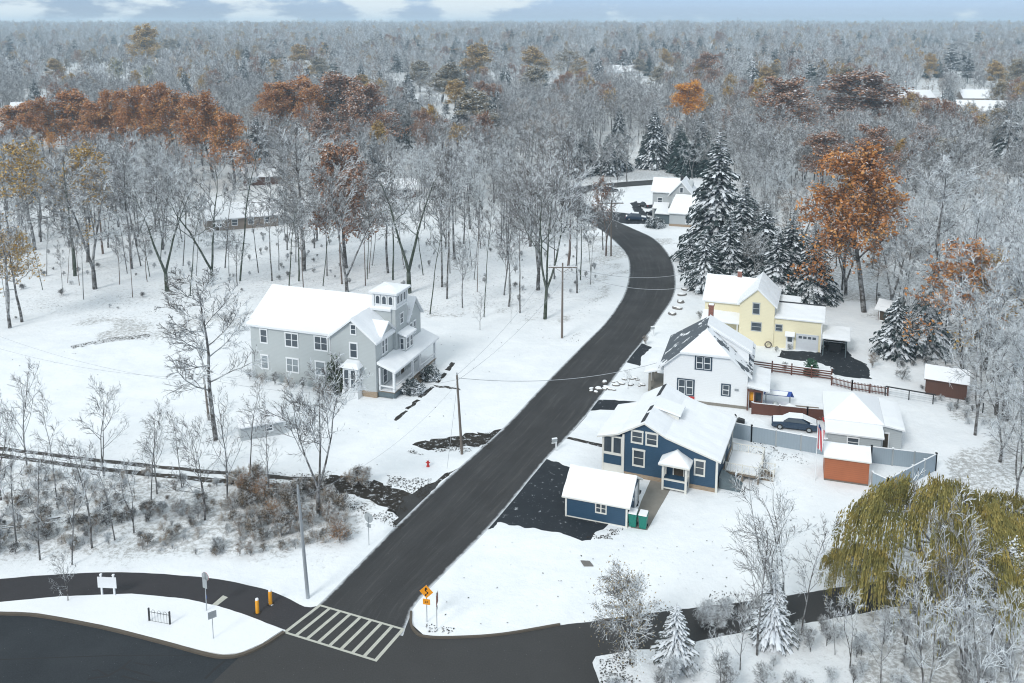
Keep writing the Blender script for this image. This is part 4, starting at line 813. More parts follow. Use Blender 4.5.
panel_fence('vinyl_fence', [(35.2, 85.4), (36.4, 85.5), (42.2, 83.9), (35.3, 78.9), (34.4, 80.2)], 1.75, 'fence_grey', 'grey vinyl fence forming a pointed enclosure right of the cedar shed', cap='signgrey')
panel_fence('board_fence', [(27.4, 97.1), (33.2, 95.6), (35.6, 95.2)], 1.35, 'fence_brown', 'dark red brown board fence behind the snow covered blue car', cap='fence_brown')
panel_fence('rail_fence', [(31.0, 110.4), (39.9, 106.9)], 1.5, 'fence_brown', 'dark brown horizontal rail fence below the yellow house driveway', cap='fence_brown', picket='rails')
panel_fence('picket_fence', [(39.4, 105.4), (41.3, 103.8), (45.0, 102.2)], 1.15, 'fence_brown', 'weathered open picket fence at the end of the black driveway', cap='fence_brown', picket=True)
g = empty('wire_fence', (44.7, 102.2, 0), 0, 'thin wire fence on black posts running below the brown shed', 'fence'); m = MB(); w_ = MB(); a = Vv((0, 0, 0)); b = Vv((11.5, -6.0, 0))
for i in range(6): p = a.lerp(b, i/5); MB().bar(p, p+Vv((0, 0, 1.2)), .09).build('post', 'black', g)
for z in (.15, .4, .65, .9, 1.15): w_.bar(a+Vv((0, 0, z)), b+Vv((0, 0, z)), .02)
m.bar(a+Vv((0, 0, 1.2)), a.lerp(b, .42)+Vv((0, 0, 1.2)), .12)
m.build('top_rail', 'black', g); w_.build('wires', 'steel', g)
# ------------------------------------------------------------------ flag
g = post_thing('flagpole', (815, 480.5), 'thin white flagpole standing left of the cedar shed', 'flagpole'); Hf = tall(815, 480.5, 421)
MB().tube([(0, 0, 0), (0, 0, Hf)], [.05, .035], 8).build('post', 'white', g)
m = MB(); nI, nJ = 26, 8
def fp(i, j): u = i/nI; v = j/nJ; return (.04+v*.55+.10*sin(v*9+u*2.5)*v, -.16*sin(v*8+1+u*1.5)*(.3+v), Hf-.25-u*2.5-v*.75*(1-u*.3))
fs_ = []
for i in range(nI):
    for j in range(nJ):
        q = [fp(i, j), fp(i, j+1), fp(i+1, j+1), fp(i+1, j)]; mi = 2 if i < 4 and j < 5 else (0 if (j % 2 == 0) else 1)
        m.add(q, [(0, 1, 2, 3)], mi)
tag(m.build('flag', ['redflag', 'flagwhite', 'flagblue'], None, P(815, 480.5)), 'drooping red white and blue striped flag hanging from the white flagpole', 'flag')
# ------------------------------------------------------------------ cars
def car(name, loc, rz, paint, label, snow=1., L=4.6, W=1.8, suv=False, windows=True, group=None):
    g = empty(name, (*loc, 0), radians(rz), label, 'car', group); hh = .25 if suv else 0
    def hull(prof, w0, w1, mb, mi=0):
        n = len(prof); mb.add([(x, -(w0 if z < .95 else w1)/2, z) for x, z in prof]+[(x, (w0 if z < .95 else w1)/2, z) for x, z in prof], [tuple(range(n))[::-1], tuple(range(n, 2*n))]+[(i, (i+1) % n, (i+1) % n+n, i+n) for i in range(n)], mi)
    b = MB(); h = L/2
    hull([(-h, .35), (-h+.05, .28), (h-.05, .28), (h, .4), (h-.02, .68), (h-.3, .8), (h-1.2, .92), (-h+.7, .93), (-h+.05, .9), (-h, .7)], W, W, b)
    hull([(h-1.15, .9), (h-1.85, 1.38+hh), (-h+1.6, 1.43+hh), (-h+.25 if suv else -h+.75, .9)], W-.08, W-.42, b)
    bo = b.build('body', paint, g, bevel=.05)
    m = MB(); sz = .72
    for s in (-1, 1):
        y0 = s*(W/2-.02); y1 = s*(W/2-.19); m.add([(h-1.3, y0*.975+s*.01, .98), (h-1.9, y1+s*.01, 1.33+hh), (-h+1.7, y1+s*.01, 1.37+hh), (-h+(.45 if suv else 1.0), y0*.975+s*.01, .98)], [(0, 1, 2, 3) if s < 0 else (3, 2, 1, 0)])
    m.add([(h-1.2, -.75, .97), (h-1.2, .75, .97), (h-1.84, .62, 1.36+hh), (h-1.84, -.62, 1.36+hh)], [(0, 1, 2, 3)]); m.v = [(x+(.02 if i > 7 else 0), y, z) for i, (x, y, z) in enumerate(m.v)]
    m.build('windows', 'glass', g)
    for x in (-h+.85, h-.9):
        for s in (-1, 1):
            wmb = MB(); wmb.tube([(x, s*(W/2-.2), .32), (x, s*(W/2+.01), .32)], .33, 16); wo = wmb.build('wheel', 'tyre', g); r_ = MB(); r_.tube([(x, s*(W/2+.005), .32), (x, s*(W/2+.02), .32)], .19, 12); r_.build('rim', 'steel', wo)
    for s in (-1, 1):
        MB().box(h-.06, h+.005, s*.75-.18, s*.75+.14, .58, .72).build('headlight', 'signgrey', g); MB().box(-h-.012, -h+.04, s*.75-.16, s*.75+.14, .62, .78).build('tail_light', 'red', g)
    if snow:
        sn = MB(); sn.slab([(-h+1.5, -W/2+.22, 1.53+hh), (h-1.8, -W/2+.22, 1.48+hh), (h-1.8, W/2-.22, 1.48+hh), (-h+1.5, W/2-.22, 1.53+hh)], .10)
        sn.slab([(h-1.3, -W/2+.1, 1.0), (h-.15, -W/2+.12, .86), (h-.15, W/2-.12, .86), (h-1.3, W/2-.1, 1.0)], .09)
        sn.slab([(-h+.08, -W/2+.12, 1.0), (-h+.75, -W/2+.12, 1.0), (-h+.75, W/2-.12, 1.0), (-h+.08, W/2-.12, 1.0)], .1)
        if snow > 1: sn.slab([(h-1.15, -.78, 1.0), (h-1.15, .78, 1.0), (h-1.82, .66, 1.47+hh), (h-1.82, -.66, 1.47+hh)][::-1], .08); sn.slab([(-h+.2, -.78, 1.02), (-h+1.5, -.66, 1.5+hh), (-h+1.5, .66, 1.5+hh), (-h+.2, .78, 1.02)][::-1], .08)
        sn.build('snow_cover', 'snow', g, bevel=.04)
    return g
car('sedan', (31.1, 93.55), -17+180, 'carblue', 'dark blue sedan under snow parked between grey and brown fences', 1.5, 4.8)
pa = P(636, 220); car('station_wagon', (pa.x, pa.y), -8, 'carblue', 'dark blue wagon parked at the roadside before the grey farmhouse', 1, 4.8, suv=True)
pa = P(609, 191.5); car('hatchback', (pa.x, pa.y), 8, 'carblack', 'black car parked on the side street farthest up the road', 1, 4.6)
pa = P(654, 216); car('compact_car', (pa.x, pa.y), 118, 'carblack', 'snow covered car parked nearest the farmhouse porch', 1.5, 4.2)
pa = P(645, 207); car('estate_car', (pa.x, pa.y), 118, 'carblack', 'snow covered car parked behind another in the farmhouse driveway', 1.5, 4.2)
# yard clutter
rng = random.Random(3)
def mound(name, loc, rx, ry, h, label, cat, mats=('snow',), seed=0, parent=None, k=14, zb=0., rz=0):
    m = MB(); vs = [(0, 0, h)]; R = 5
    for r in range(1, R+1):
        for j in range(k):
            a = 2*pi*j/k; f = r/R; nn = 1+.25*noise.noise((cos(a)*1.5+seed, sin(a)*1.5, f*2)); vs.append((rx*f*nn*cos(a), ry*f*nn*sin(a), h*(1-f**2.2)*(1+.2*noise.noise((a+seed, f*3, 1)))))
    fs = [(0, 1+j, 1+(j+1) % k) for j in range(k)]+[(1+(r-1)*k+j, 1+r*k+j, 1+r*k+(j+1) % k, 1+(r-1)*k+(j+1) % k) for r in range(1, R) for j in range(k)]
    m.add(vs, fs, 0); o = m.build(name, mats[0], parent, (loc[0], loc[1], zb), smooth=True); o.rotation_euler = (0, 0, rz)
    if label: tag(o, label, cat)
    return o
g = empty('picnic_canopy', (30.6, 99.2, 0), radians(-15), 'blue tarp frame draped with snow beside the white house porch', 'tarp'); m = MB()
m.slab([(-1.2, 1.2, 1.5), (1.9, 1.2, 1.5), (2.2, 1.6, .7), (-1.2, 1.6, .7)][::-1], .04); m.slab([(-1.2, 1.2, 1.5), (-.7, .2, 1.3), (1.7, .2, 1.3), (1.9, 1.2, 1.5)][::-1], .04); m.build('tarp_sheet', 'tarp', g); m = MB(); [m.bar((x, y, 0), (x, y, 1.3), .08) for x in (-1, 1.7) for y in (.2, 1.5)]; m.build('pole', 'steel', g); MB().slab([(-1.1, .1, 1.42), (1.3, .1, 1.42), (1.5, .95, 1.58), (-1., .95, 1.58)], .1).build('snow_cover', 'snow', g, bevel=.04)
mound('covered_grill', (30.3, 97.9), .7, .55, 1.15, 'grey covered grill with snow on top beside the blue tarp', 'grill', ('signgrey',), 1); mound('snow_heap', (32.0, 98.0), 1.1, .8, .8, 'rounded white snow heap between the blue tarp and the board fence', 'snow heap', seed=2)
area('wood_deck', [(32.3, 99.6), (35.6, 98.8), (35.2, 97.0), (33.0, 97.5)], .06, 'planks', .0, world=True, th=.06, kind=None); tag(bpy.data.objects['wood_deck'], 'low bare brown wooden deck between the blue tarp and the white garage', 'deck')
g = empty('lawn_tractor', (25.0, 94.3, 0), radians(-20), 'small black lawn tractor lightly snowed on beside the grey fence', 'tractor'); m = MB(); m.box(-.7, .1, -.35, .35, .35, .65); m.add([(.1, -.28, .35), (.85, -.22, .35), (.85, .22, .35), (.1, .28, .35), (.1, -.28, .85), (.8, -.2, .75), (.8, .2, .75), (.1, .28, .85)], [(3, 2, 1, 0), (4, 5, 6, 7), (0, 1, 5, 4), (1, 2, 6, 5), (2, 3, 7, 6), (3, 0, 4, 7)]); m.build('body', 'black', g, bevel=.04); MB().box(-.55, -.1, -.22, .22, .66, .8).build('seat', 'tyre', g); MB().tube([(.0, 0, .85), (-.12, 0, 1.1)], .03, 6).build('steering_column', 'black', g); MB().tube([(-.2, 0, 1.09), (-.16, 0, 1.13)], .16, 12).build('steering_wheel', 'tyre', g)
for x, r in ((-.5, .28), (.6, .2)):
    for s in (-1, 1): MB().tube([(x, s*.34, r), (x, s*.5, r)], r, 12).build('wheel', 'tyre', g)
MB().box(-.6, -.2, -.25, .25, .8, .86).build('snow_cover', 'snow', g, bevel=.03)
g = empty('wheelbarrow', (35.0, 94.1, 0), radians(-50), 'small red cart tipped against the fence beyond the blue car', 'cart'); m = MB(); m.add([(-.35, -.28, .4), (.35, -.28, .4), (.35, .28, .4), (-.35, .28, .4), (-.5, -.4, .85), (.55, -.4, .85), (.55, .4, .85), (-.5, .4, .85)], [(3, 2, 1, 0), (0, 1, 5, 4), (1, 2, 6, 5), (2, 3, 7, 6), (3, 0, 4, 7), (4, 5, 6, 7)]); m.build('tray', 'red', g); m = MB(); [m.tube([(-.9, s*.3, .75), (0, s*.25, .38), (.5, s*.05, .22)], .025, 6) for s in (-1, 1)]; m.build('handle', 'wood', g); MB().tube([(.5, -.05, .2), (.5, .05, .2)], .2, 12).build('wheel', 'tyre', g)
g = P(768, 348); m = MB(); pts = [(.42*cos(a), 0, .48+.42*sin(a)) for a in np.linspace(0, 2*pi, 17)]; m.tube(pts, .09, 8, cap=False); tag(m.build('hose_reel', 'wood', None, g, radians(-10)), 'upright brown ring leaning by the yellow house wall', 'hose reel')
# stones beside the road bend, garden stones
def rock(px, s, label, grp):
    rr = random.Random(hash(px) % 999); g = empty('boulder', P(*px), rr.random()*6, label, 'boulder', grp); m = MB(); vs = []; 
    for i, f in enumerate((0, .5, .9, 1.)):
        for j in range(9): a = 2*pi*j/9; r = s*(1, .95, .6, .15)[i]*(1+.3*noise.noise((a, px[0], i))); vs.append((r*cos(a)*1.2, r*sin(a)*.8, s*.55*f))
    fs = [(i*9+j, i*9+(j+1) % 9, (i+1)*9+(j+1) % 9, (i+1)*9+j) for i in range(3) for j in range(9)]+[tuple(27+j for j in range(9))]; m.add(vs, fs); m.build('stone', 'stone', g)
    m = MB(); m.add([(x*.92, y*.92, z+.035) for x, y, z in vs[9:]], [(i*9+j, i*9+(j+1) % 9, (i+1)*9+(j+1) % 9, (i+1)*9+j) for i in range(2) for j in range(9)]+[tuple(18+j for j in range(9))]); m.build('snow_cap', 'snow', g)
for i, (px, w_) in enumerate((((685, 289.5), 'farthest'), ((682, 295), 'second farthest'), ((680.5, 302), 'middle'), ((677, 308.5), 'second nearest'), ((672.5, 314), 'nearest'))): rock(px, .75, w_+' of five snow capped boulders lined along the road bend', 'boulders along the road bend')
for i in range(26):
    t = i/25; px = (588+rng.random()*14+38*t, 384-6*t+rng.random()*9) if i < 14 else (612+rng.random()*32, 376+rng.random()*10); rock(px, .22+rng.random()*.22, 'small snow capped edging stone in the front garden of the white house', 'edging stones in the white house garden')
# ------------------------------------------------------------------ haze box
def haze():
    m = MB(); m.box(-4600, 4600, -60, 5200, -2, 72); o = m.build('haze', 'white'); o.data.materials.clear(); mt = bpy.data.materials.new('haze_air'); mt.use_nodes = True; nt = mt.node_tree; nt.nodes.clear()
    v = nt.nodes.new('ShaderNodeVolumePrincipled'); v.inputs['Density'].default_value = HAZE; v.inputs['Color'].default_value = (.66, .82, .93, 1); v.inputs['Anisotropy'].default_value = .2; u = nt.nodes.new('ShaderNodeOutputMaterial'); nt.links.new(v.outputs[0], u.inputs['Volume']); o.data.materials.append(mt); o['kind'] = 'stuff'; o['label'] = 'pale cold haze in the air over the woods'; o['category'] = 'haze'
HAZE = .00026
haze()
# ------------------------------------------------------------------ tree meshes
def tubes_np(segs, k):
    A = np.array([s[0] for s in segs]); B = np.array([s[1] for s in segs]); r0 = np.array([s[2] for s in segs]); r1 = np.array([s[3] for s in segs])
    d = B-A; d /= np.maximum(1e-6, np.linalg.norm(d, axis=1))[:, None]; ref = np.where(np.abs(d[:, 2:3]) < .9, [[0, 0, 1.]], [[1., 0, 0]]); a = np.cross(d, ref); a /= np.linalg.norm(a, axis=1)[:, None]; b = np.cross(d, a)
    th = np.arange(k)*2*pi/k+pi/2*0; c, s = np.cos(th), np.sin(th)
    ring = a[:, None, :]*c[None, :, None]+b[:, None, :]*s[None, :, None]
    V = np.stack([A[:, None, :]+ring*r0[:, None, None], B[:, None, :]+ring*r1[:, None, None]], 1)   # n,2,k,3
    n = len(segs); base = (np.arange(n)*2*k)[:, None]; j = np.arange(k); jn = (j+1) % k
    Q = np.stack([base+j, base+jn, base+k+jn, base+k+j], 2).reshape(-1, 4)
    return V.reshape(-1, 3), Q
def leaves_np(cs, size, rs, flat=.0, asp=1.):
    n = len(cs); C = np.array(cs); nn = rs.normal(size=(n, 3)); nn[:, 2] += flat*np.sign(nn[:, 2]+.3); nn /= np.linalg.norm(nn, axis=1)[:, None]
    a = np.cross(nn, rs.normal(size=(n, 3))); a /= np.linalg.norm(a, axis=1)[:, None]; b = np.cross(nn, a); s = size*(.6+.8*rs.random(n))[:, None]
    V = np.stack([C-a*s, C+b*s*.6*asp, C+a*s, C-b*s*.6*asp], 1).reshape(-1, 3); return V, np.arange(4*n).reshape(-1, 4)
def merge(parts):     # [(V,Q,mi)]
    V = []; Q = []; m = []; k = 0
    for v, q, mi in parts: V.append(v); Q.append(q+k); m.append(np.full(len(q), mi)); k += len(v)
    return np.concatenate(V), np.concatenate(Q), np.concatenate(m)
def mesh_np(name, V, Q, mats, mi=None, smooth=False):
    me = bpy.data.meshes.new(name); me.vertices.add(len(V)); me.vertices.foreach_set('co', V.astype(np.float32).ravel()); me.loops.add(Q.size); me.loops.foreach_set('vertex_index', Q.astype(np.int32).ravel())
    me.polygons.add(len(Q)); me.polygons.foreach_set('loop_start', np.arange(0, Q.size, Q.shape[1], dtype=np.int32))
    for m in mats: me.materials.append(M[m])
    if mi is not None: me.polygons.foreach_set('material_index', mi.astype(np.int32))
    me.polygons.foreach_set('use_smooth', np.full(len(Q), smooth)); me.update(calc_edges=True); return me
def unit(v): n = sqrt(v[0]**2+v[1]**2+v[2]**2) or 1; return (v[0]/n, v[1]/n, v[2]/n)
def bare(seed, H=17., clear=.35, nl=13, nb=8, nt=6, n4=4, spread=.55, up=.5, r0=.26, lean=0., fork=1, tw=.022, lenf=.42, gnarl=.10, leaf=0, lsize=.3, lz=0., leafflat=.6):
    """returns wood segments (trunk, limbs), twig segments and leaf centres"""
    R = random.Random(seed); wood = []; twig = []; lv = []
    def run(p, d, L, ra, rb, n, jit, grav, out):
        pts = [p]; dirs = [d]
        for i in range(n):
            d = unit((d[0]+R.gauss(0, jit), d[1]+R.gauss(0, jit), d[2]+R.gauss(0, jit)+grav)); q = tuple(p[j]+d[j]*L/n for j in range(3))
            out.append((p, q, ra+(rb-ra)*i/n, ra+(rb-ra)*(i+1)/n)); p = q; pts.append(p); dirs.append(d)
        return pts, dirs
    def at(pts, dirs, t):
        f = t*(len(pts)-1); i = min(int(f), len(pts)-2); f -= i; return tuple(pts[i][j]+(pts[i+1][j]-pts[i][j])*f for j in range(3)), dirs[i+1]
    def side(d, ang, az):
        ref = (0, 0, 1) if abs(d[2]) < .9 else (1, 0, 0); a = unit((d[1]*ref[2]-d[2]*ref[1], d[2]*ref[0]-d[0]*ref[2], d[0]*ref[1]-d[1]*ref[0])); b = (d[1]*a[2]-d[2]*a[1], d[2]*a[0]-d[0]*a[2], d[0]*a[1]-d[1]*a[0])
        return unit(tuple(d[j]*cos(ang)+(a[j]*cos(az)+b[j]*sin(az))*sin(ang) for j in range(3)))
    trunks = []
    if fork == 1: trunks.append(run((0, 0, -.1), unit((lean, R.gauss(0, .04), 1)), H*.92, r0, r0*.16, 9, .05, .03, wood))
    else:
        hb = H*R.uniform(.08, .22); b0 = run((0, 0, -.1), (0, 0, 1), hb, r0*1.25, r0, 2, .03, 0, wood)
        for i in range(fork): az = i*2*pi/fork+R.random(); trunks.append(run(b0[0][-1], unit((cos(az)*spread*.55+lean, sin(az)*spread*.55, 1)), (H-hb)*R.uniform(.8, .95), r0*.78, r0*.13, 8, .09, .05, wood))
    for pts, dirs in trunks:
        for i in range(max(4, nl//len(trunks))):
            t = clear+(1-clear)*((i+R.random())/max(4, nl//len(trunks)))**.9; t = min(t, .99); p, d = at(pts, dirs, t); az = i*2.4+R.random()*.8
            d1 = side(d, R.uniform(.6, 1.15)*(spread+.45), az); L = H*lenf*(1.05-t*.62)*R.uniform(.7, 1.15); rr = r0*(1-t*.8)*.5
            p1, dd1 = run(p, d1, L, rr, rr*.25, 6, gnarl, up*.16, wood)
            for j in range(nb):
                t2 = .2+.8*(j+R.random())/nb; q, dq = at(p1, dd1, min(t2, .99)); d2 = side(dq, R.uniform(.5, 1.0), R.random()*6.28); L2 = L*.45*(1.15-t2*.55)*R.uniform(.6, 1.2); r2 = max(tw*1.3, rr*.38*(1-t2*.5))
                p2, dd2 = run(q, d2, L2, r2, tw, 3, gnarl, up*.12, twig)
                for k in range(nt):
                    t3 = .15+.85*(k+R.random())/nt; s, ds = at(p2, dd2, min(t3, .99)); d3 = side(ds, R.uniform(.4, .95), R.random()*6.28); L3 = max(.35, L2*.5*R.uniform(.5, 1.2))
                    p3, dd3 = run(s, d3, L3, tw, tw*.6, 2 if n4 else 1, gnarl, up*.1, twig)
                    for m_ in range(n4): u, du = at(p3, dd3, R.uniform(.2, .99)); d4 = side(du, R.uniform(.4, .9), R.random()*6.28); run(u, d4, L3*R.uniform(.3, .6), tw*.7, tw*.4, 1, 0, 0, twig)
                    if leaf and s[2] > lz*H:
                        for m_ in range(leaf): u, _ = at(p3, dd3, R.random()); lv.append((u[0]+R.gauss(0, .34), u[1]+R.gauss(0, .34), u[2]+R.gauss(0, .26)))
    return wood, twig, lv
class Tree: pass
def mk(name, wood, twig, lv, mw='bark', mt='twig', ml=None, lsize=.3, flat=.6, kt=3, seed=0):
    T = Tree(); rs = np.random.RandomState(seed); parts = []
    Vw, Qw = tubes_np(wood, 6); T.trunk = mesh_np(name+'_trunk', Vw, Qw, [mw], smooth=True)
    Vt, Qt = tubes_np(twig, kt); parts = [(Vt, Qt, 0)]; mats = [mt]
    if lv: Vl, Ql = leaves_np(lv, lsize, rs, flat); parts.append((Vl, Ql, 1)); mats.append(ml)
    V, Q, mi = merge(parts); T.crown = mesh_np(name+'_crown', V, Q, mats, mi)
    V, Q, mi2 = merge([(Vw, Qw, 0)]+[(a, b, c+1) for a, b, c in parts]); T.one = mesh_np(name, V, Q, [mw]+mats, mi2)
    T.h = max(max(s[1][2] for s in wood), max(s[1][2] for s in twig)); T.w = float(np.percentile(np.hypot(V[:, 0], V[:, 1]), 93)); T.mats = mats; T.name = name; return T
def place(T, x, y, h, label, cat='tree', name='bare_tree', group=None, rz=None, leafmat=None, tint=None, wmat=None, world=None, sxy=1.):
    p = P(x, y) if world is None else Vector(world)
    g = empty(name, p, random.random()*6.28 if rz is None else rz, label, cat, group); s = h/T.h; g.scale = (s*sxy, s*sxy, s)
    a = bpy.data.objects.new('trunk', T.trunk); b = bpy.data.objects.new('crown', T.crown)
    for o in (a, b): COL.objects.link(o); o.parent = g
    if leafmat: b.material_slots[1].link = 'OBJECT'; b.material_slots[1].material = M[leafmat]
    if tint: b.material_slots[0].link = 'OBJECT'; b.material_slots[0].material = M[tint]
    if wmat: a.material_slots[0].link = 'OBJECT'; a.material_slots[0].material = M[wmat]
    return g
BT = [mk('bare_wide_tree', *bare(1, 16, .3, 16, 10, 7, 4, .8, .38, r0=.22)), mk('bare_tall_tree', *bare(2, 19, .40, 16, 9, 7, 4, .6, .5, r0=.2)), mk('bare_fork_tree', *bare(3, 18, .35, 17, 9, 7, 4, .55, .5, fork=2, r0=.2)),
      mk('bare_slim_tree', *bare(4, 19, .5, 14, 8, 6, 4, .45, .6, r0=.15, lenf=.28)), mk('bare_gnarled_tree', *bare(5, 15, .35, 14, 9, 7, 4, .85, .25, r0=.24, fork=2, gnarl=.28)), mk('bare_fan_tree', *bare(6, 16, .25, 18, 9, 6, 4, .6, .6, fork=3, r0=.16)),
      mk('bare_pole_tree', *bare(8, 20, .55, 13, 7, 6, 3, .4, .6, r0=.13, lenf=.24))]
YT = [mk('young_tree', *bare(11, 8, .2, 14, 6, 4, 1, .30, .35, r0=.07, tw=.011, lenf=.40, gnarl=.06)), mk('young_tree_b', *bare(12, 7, .15, 16, 6, 4, 1, .5, .4, r0=.06, tw=.011, lenf=.42, fork=2, gnarl=.06)), mk('young_tree_c', *bare(13, 9, .3, 13, 6, 4, 1, .22, .4, r0=.06, tw=.011, lenf=.30, gnarl=.06)),
      mk('vase_tree', *bare(14, 11, .12, 26, 8, 5, 1, .45, .35, r0=.09, tw=.012, lenf=.36, fork=4, gnarl=.05)), mk('round_tree', *bare(15, 7, .22, 34, 9, 6, 1, .75, .2, r0=.09, tw=.013, lenf=.40, gnarl=.06, leaf=1), ml='leafbrown', lsize=.06)]
OT = [mk('leafy_oak', *bare(21, 14, .30, 30, 9, 6, 1, .95, .16, leaf=5, lenf=.44, gnarl=.24), ml='rust', lsize=.20, seed=1), mk('leafy_maple', *bare(22, 17, .33, 32, 9, 6, 1, .9, .14, leaf=8, lenf=.42, gnarl=.24), ml='rust', lsize=.165, seed=2),
      mk('leafy_tall', *bare(23, 15, .25, 28, 8, 6, 1, .75, .3, leaf=8, lenf=.34, gnarl=.24), ml='rust', lsize=.20, seed=3), mk('leafy_thin', *bare(24, 17, .38, 20, 9, 6, 3, .8, .3, leaf=2, gnarl=.24), ml='rust', lsize=.22, seed=4)]
SH = [mk('shrub', *bare(31, 2.6, .02, 20, 6, 4, 2, .45, .7, r0=.035, tw=.010, lenf=.45, fork=6)), mk('shrub_b', *bare(32, 2.0, .02, 20, 6, 4, 2, .8, .5, r0=.03, tw=.010, lenf=.6, fork=6, gnarl=.3)), mk('shrub_leafy', *bare(33, 2.2, .02, 20, 6, 4, 1, .6, .6, r0=.03, tw=.010, lenf=.5, fork=6, leaf=2), ml='leafbrown', lsize=.06)]
def spruce(seed, H=15, R0=3.2, tiers=26, drop=.45, name='spruce', mat='needle', dens=1., base=.06, irregular=.22, pw=.85):
    R = random.Random(seed); wood = [((0, 0, -.1), (0, 0, H*.97), .24, .03)]; V = []; Q = []
    def tri(a, b, c, d): k = len(V); V.extend((a, b, c, d)); Q.append((k, k+1, k+2, k+3))
    for i in range(tiers):
        f = i/(tiers-1); z = H*(base+(1-base-.02)*f); L0 = R0*(1-f)**pw*(1+R.uniform(-irregular, irregular))+.18
        n = max(5, int((7+5*(1-f))*dens))
        for j in range(n):
            az = 2*pi*(j+R.random()*.7)/n+i*1.1; L = L0*R.uniform(.72, 1.12); ca, sa = cos(az), sin(az); el0 = R.uniform(-.05, .25)+.35*f; pts = []
            for s in range(5): t = s/4; pts.append((ca*L*t, sa*L*t, z+L*(el0*t-drop*t*t*1.15)+R.uniform(-.03, .03)))
            wood.append((pts[0], pts[2], .05*(1-f)+.015, .015)) if L > 1 else None
            for s in range(4):     # spine pads carry the snow, side fronds hang
                a, b = pts[s], pts[s+1]; wd = L*.17*(1.1-abs(s-1.3)*.28)*R.uniform(.7, 1.2); px_, py_ = -sa*wd, ca*wd; dz = wd*R.uniform(.25, .6)
                for sg in (-1, 1):
                    m_ = (b[0]+sg*px_*.9+ca*wd*.5, b[1]+sg*py_*.9+sa*wd*.5, b[2]-dz); tri(a, b, m_, (a[0]+sg*px_*.8, a[1]+sg*py_*.8, a[2]-dz*1.1))
                    # hanging fringe
                    e = R.uniform(.25, .55)*min(1., L*.35); q1 = (a[0]+sg*px_*.85, a[1]+sg*py_*.85, a[2]-dz*1.05); tri(q1, m_, (m_[0]*1.01, m_[1]*1.01, m_[2]-e), ((q1[0]+m_[0])/2, (q1[1]+m_[1])/2, q1[2]-e*.6))
    V = np.array(V); Q = np.array(Q); T = Tree(); Vw, Qw = tubes_np(wood, 5); T.trunk = mesh_np(name+'_trunk', Vw, Qw, ['bark'], smooth=True); T.crown = mesh_np(name+'_crown', V, Q, [mat])
    A, B, mi = merge([(Vw, Qw, 0), (V, Q, 1)]); T.one = mesh_np(name, A, B, ['bark', mat], mi); T.h = H; T.w = R0; T.mats = [mat]; T.name = name; return T
SP = [spruce(41, 16, 4.0, 34, dens=1.5), spruce(42, 13, 3.6, 28, dens=1.4), spruce(43, 10, 3.4, 22, .4, dens=1.4), spruce(44, 17, 3.4, 18, .2, 'pine', dens=.75, base=.3, irregular=.45, pw=.55), spruce(45, 12, 4.2, 12, .75, 'weeping_spruce', dens=.8, base=.15, irregular=.3)]
# ------------------------------------------------------------------ woods: trees seen one by one
TR = 'tree'
def near(T, x, y, yt, label, w=0, **k):
    h = max(2., tall(x, y, yt)); s = (y-YH)/CH*h/T.h
    if w: k['sxy'] = w/2/(s*T.w)*1.12
    hw = T.w*s*k.get('sxy', 1.)*.8
    if y < 200: OCC.append((x-hw, x+hw, yt-4, yt+(y-yt)*(.70 if y < 140 else .62), P(x, y).y))
    return place(T, x, y, h, label, **k)
def hidden(X, Y, Z, r=3.):
    px, py = proj(X, Y, Z); w = r*F/Y
    return any(a-w < px < b+w and py < d_ and Y < yy+2 for a, b, c_, d_, yy in OCC)
BT0, BT1, BT2, BT3, BT4, BT5, BT6 = BT
near(BT[2], 10, 328, 195, 'bare tree with a few yellow leaves at the left edge of the snowy field', wmat='bark', rz=1.)
near(OT[3], 22, 322, 225, 'sparse tree with tan yellow leaves low at the left edge', leafmat='gold', name='autumn_tree')
near(BT[0], 75, 276, 150, 'dark trunked bare tree left of a leaning one on the left hillside', wmat='moss')
near(BT[4], 95, 289, 165, 'dark trunked bare tree standing lowest on the left hillside')
near(BT[1], 103, 254, 130, 'leaning reddish trunked tree on the left hillside', wmat='bark_red')
near(OT[3], 88, 262, 140, 'broad tree with thin yellow leaves on the left hillside', leafmat='gold', name='autumn_tree')
near(OT[3], 35, 250, 135, 'tree with golden leaves and twisted trunk near the left edge', leafmat='gold', name='autumn_tree')
near(BT[1], 132, 269, 125, 'tall straight tree with pale barked upper limbs on the left hillside', rz=.4)
near(BT[4], 167, 291, 170, 'forked moss green trunked tree shaped like a lyre on the left hillside', wmat='moss', rz=.3)
near(BT[6], 190, 296, 190, 'slender dark mossy tree right of the lyre shaped forked one', wmat='moss')
near(BT[2], 212, 285, 140, 'curving mossy trunked tree below the tan ranch house', wmat='moss')
near(BT[6], 240, 281, 120, 'tall ivy green trunked tree in front of the tan ranch house', wmat='moss')
near(BT[6], 141, 266, 165, 'thin grey tree just right of the tall straight hillside tree')
near(BT[6], 225, 268, 160, 'leaning thin tree between two mossy ones below the ranch house')
near(BT[6], 183, 266, 180, 'thin young tree behind the lyre shaped forked tree')
near(BT[3], 272, 281, 175, 'slim tree over the brush pile right of the ranch house'); near(BT[6], 289, 286, 185, 'slim tree just behind the left part of the grey roof', wmat='moss')
near(BT[0], 304, 271, 120, 'large spreading bare tree behind the grey house roof'); near(BT[3], 327, 276, 180, 'thin straight tree behind the middle of the grey house roof')
near(BT[3], 342, 284, 165, 'left of a close pair of tall trunks beneath the rust oak', wmat='bark_red'); near(BT[2], 347, 292, 150, 'right of a close pair of tall trunks beneath the rust oak')
near(OT[0], 346, 268, 140, w=62, label='rust brown leaved oak standing behind the grey house', leafmat='maroon', name='oak_tree')
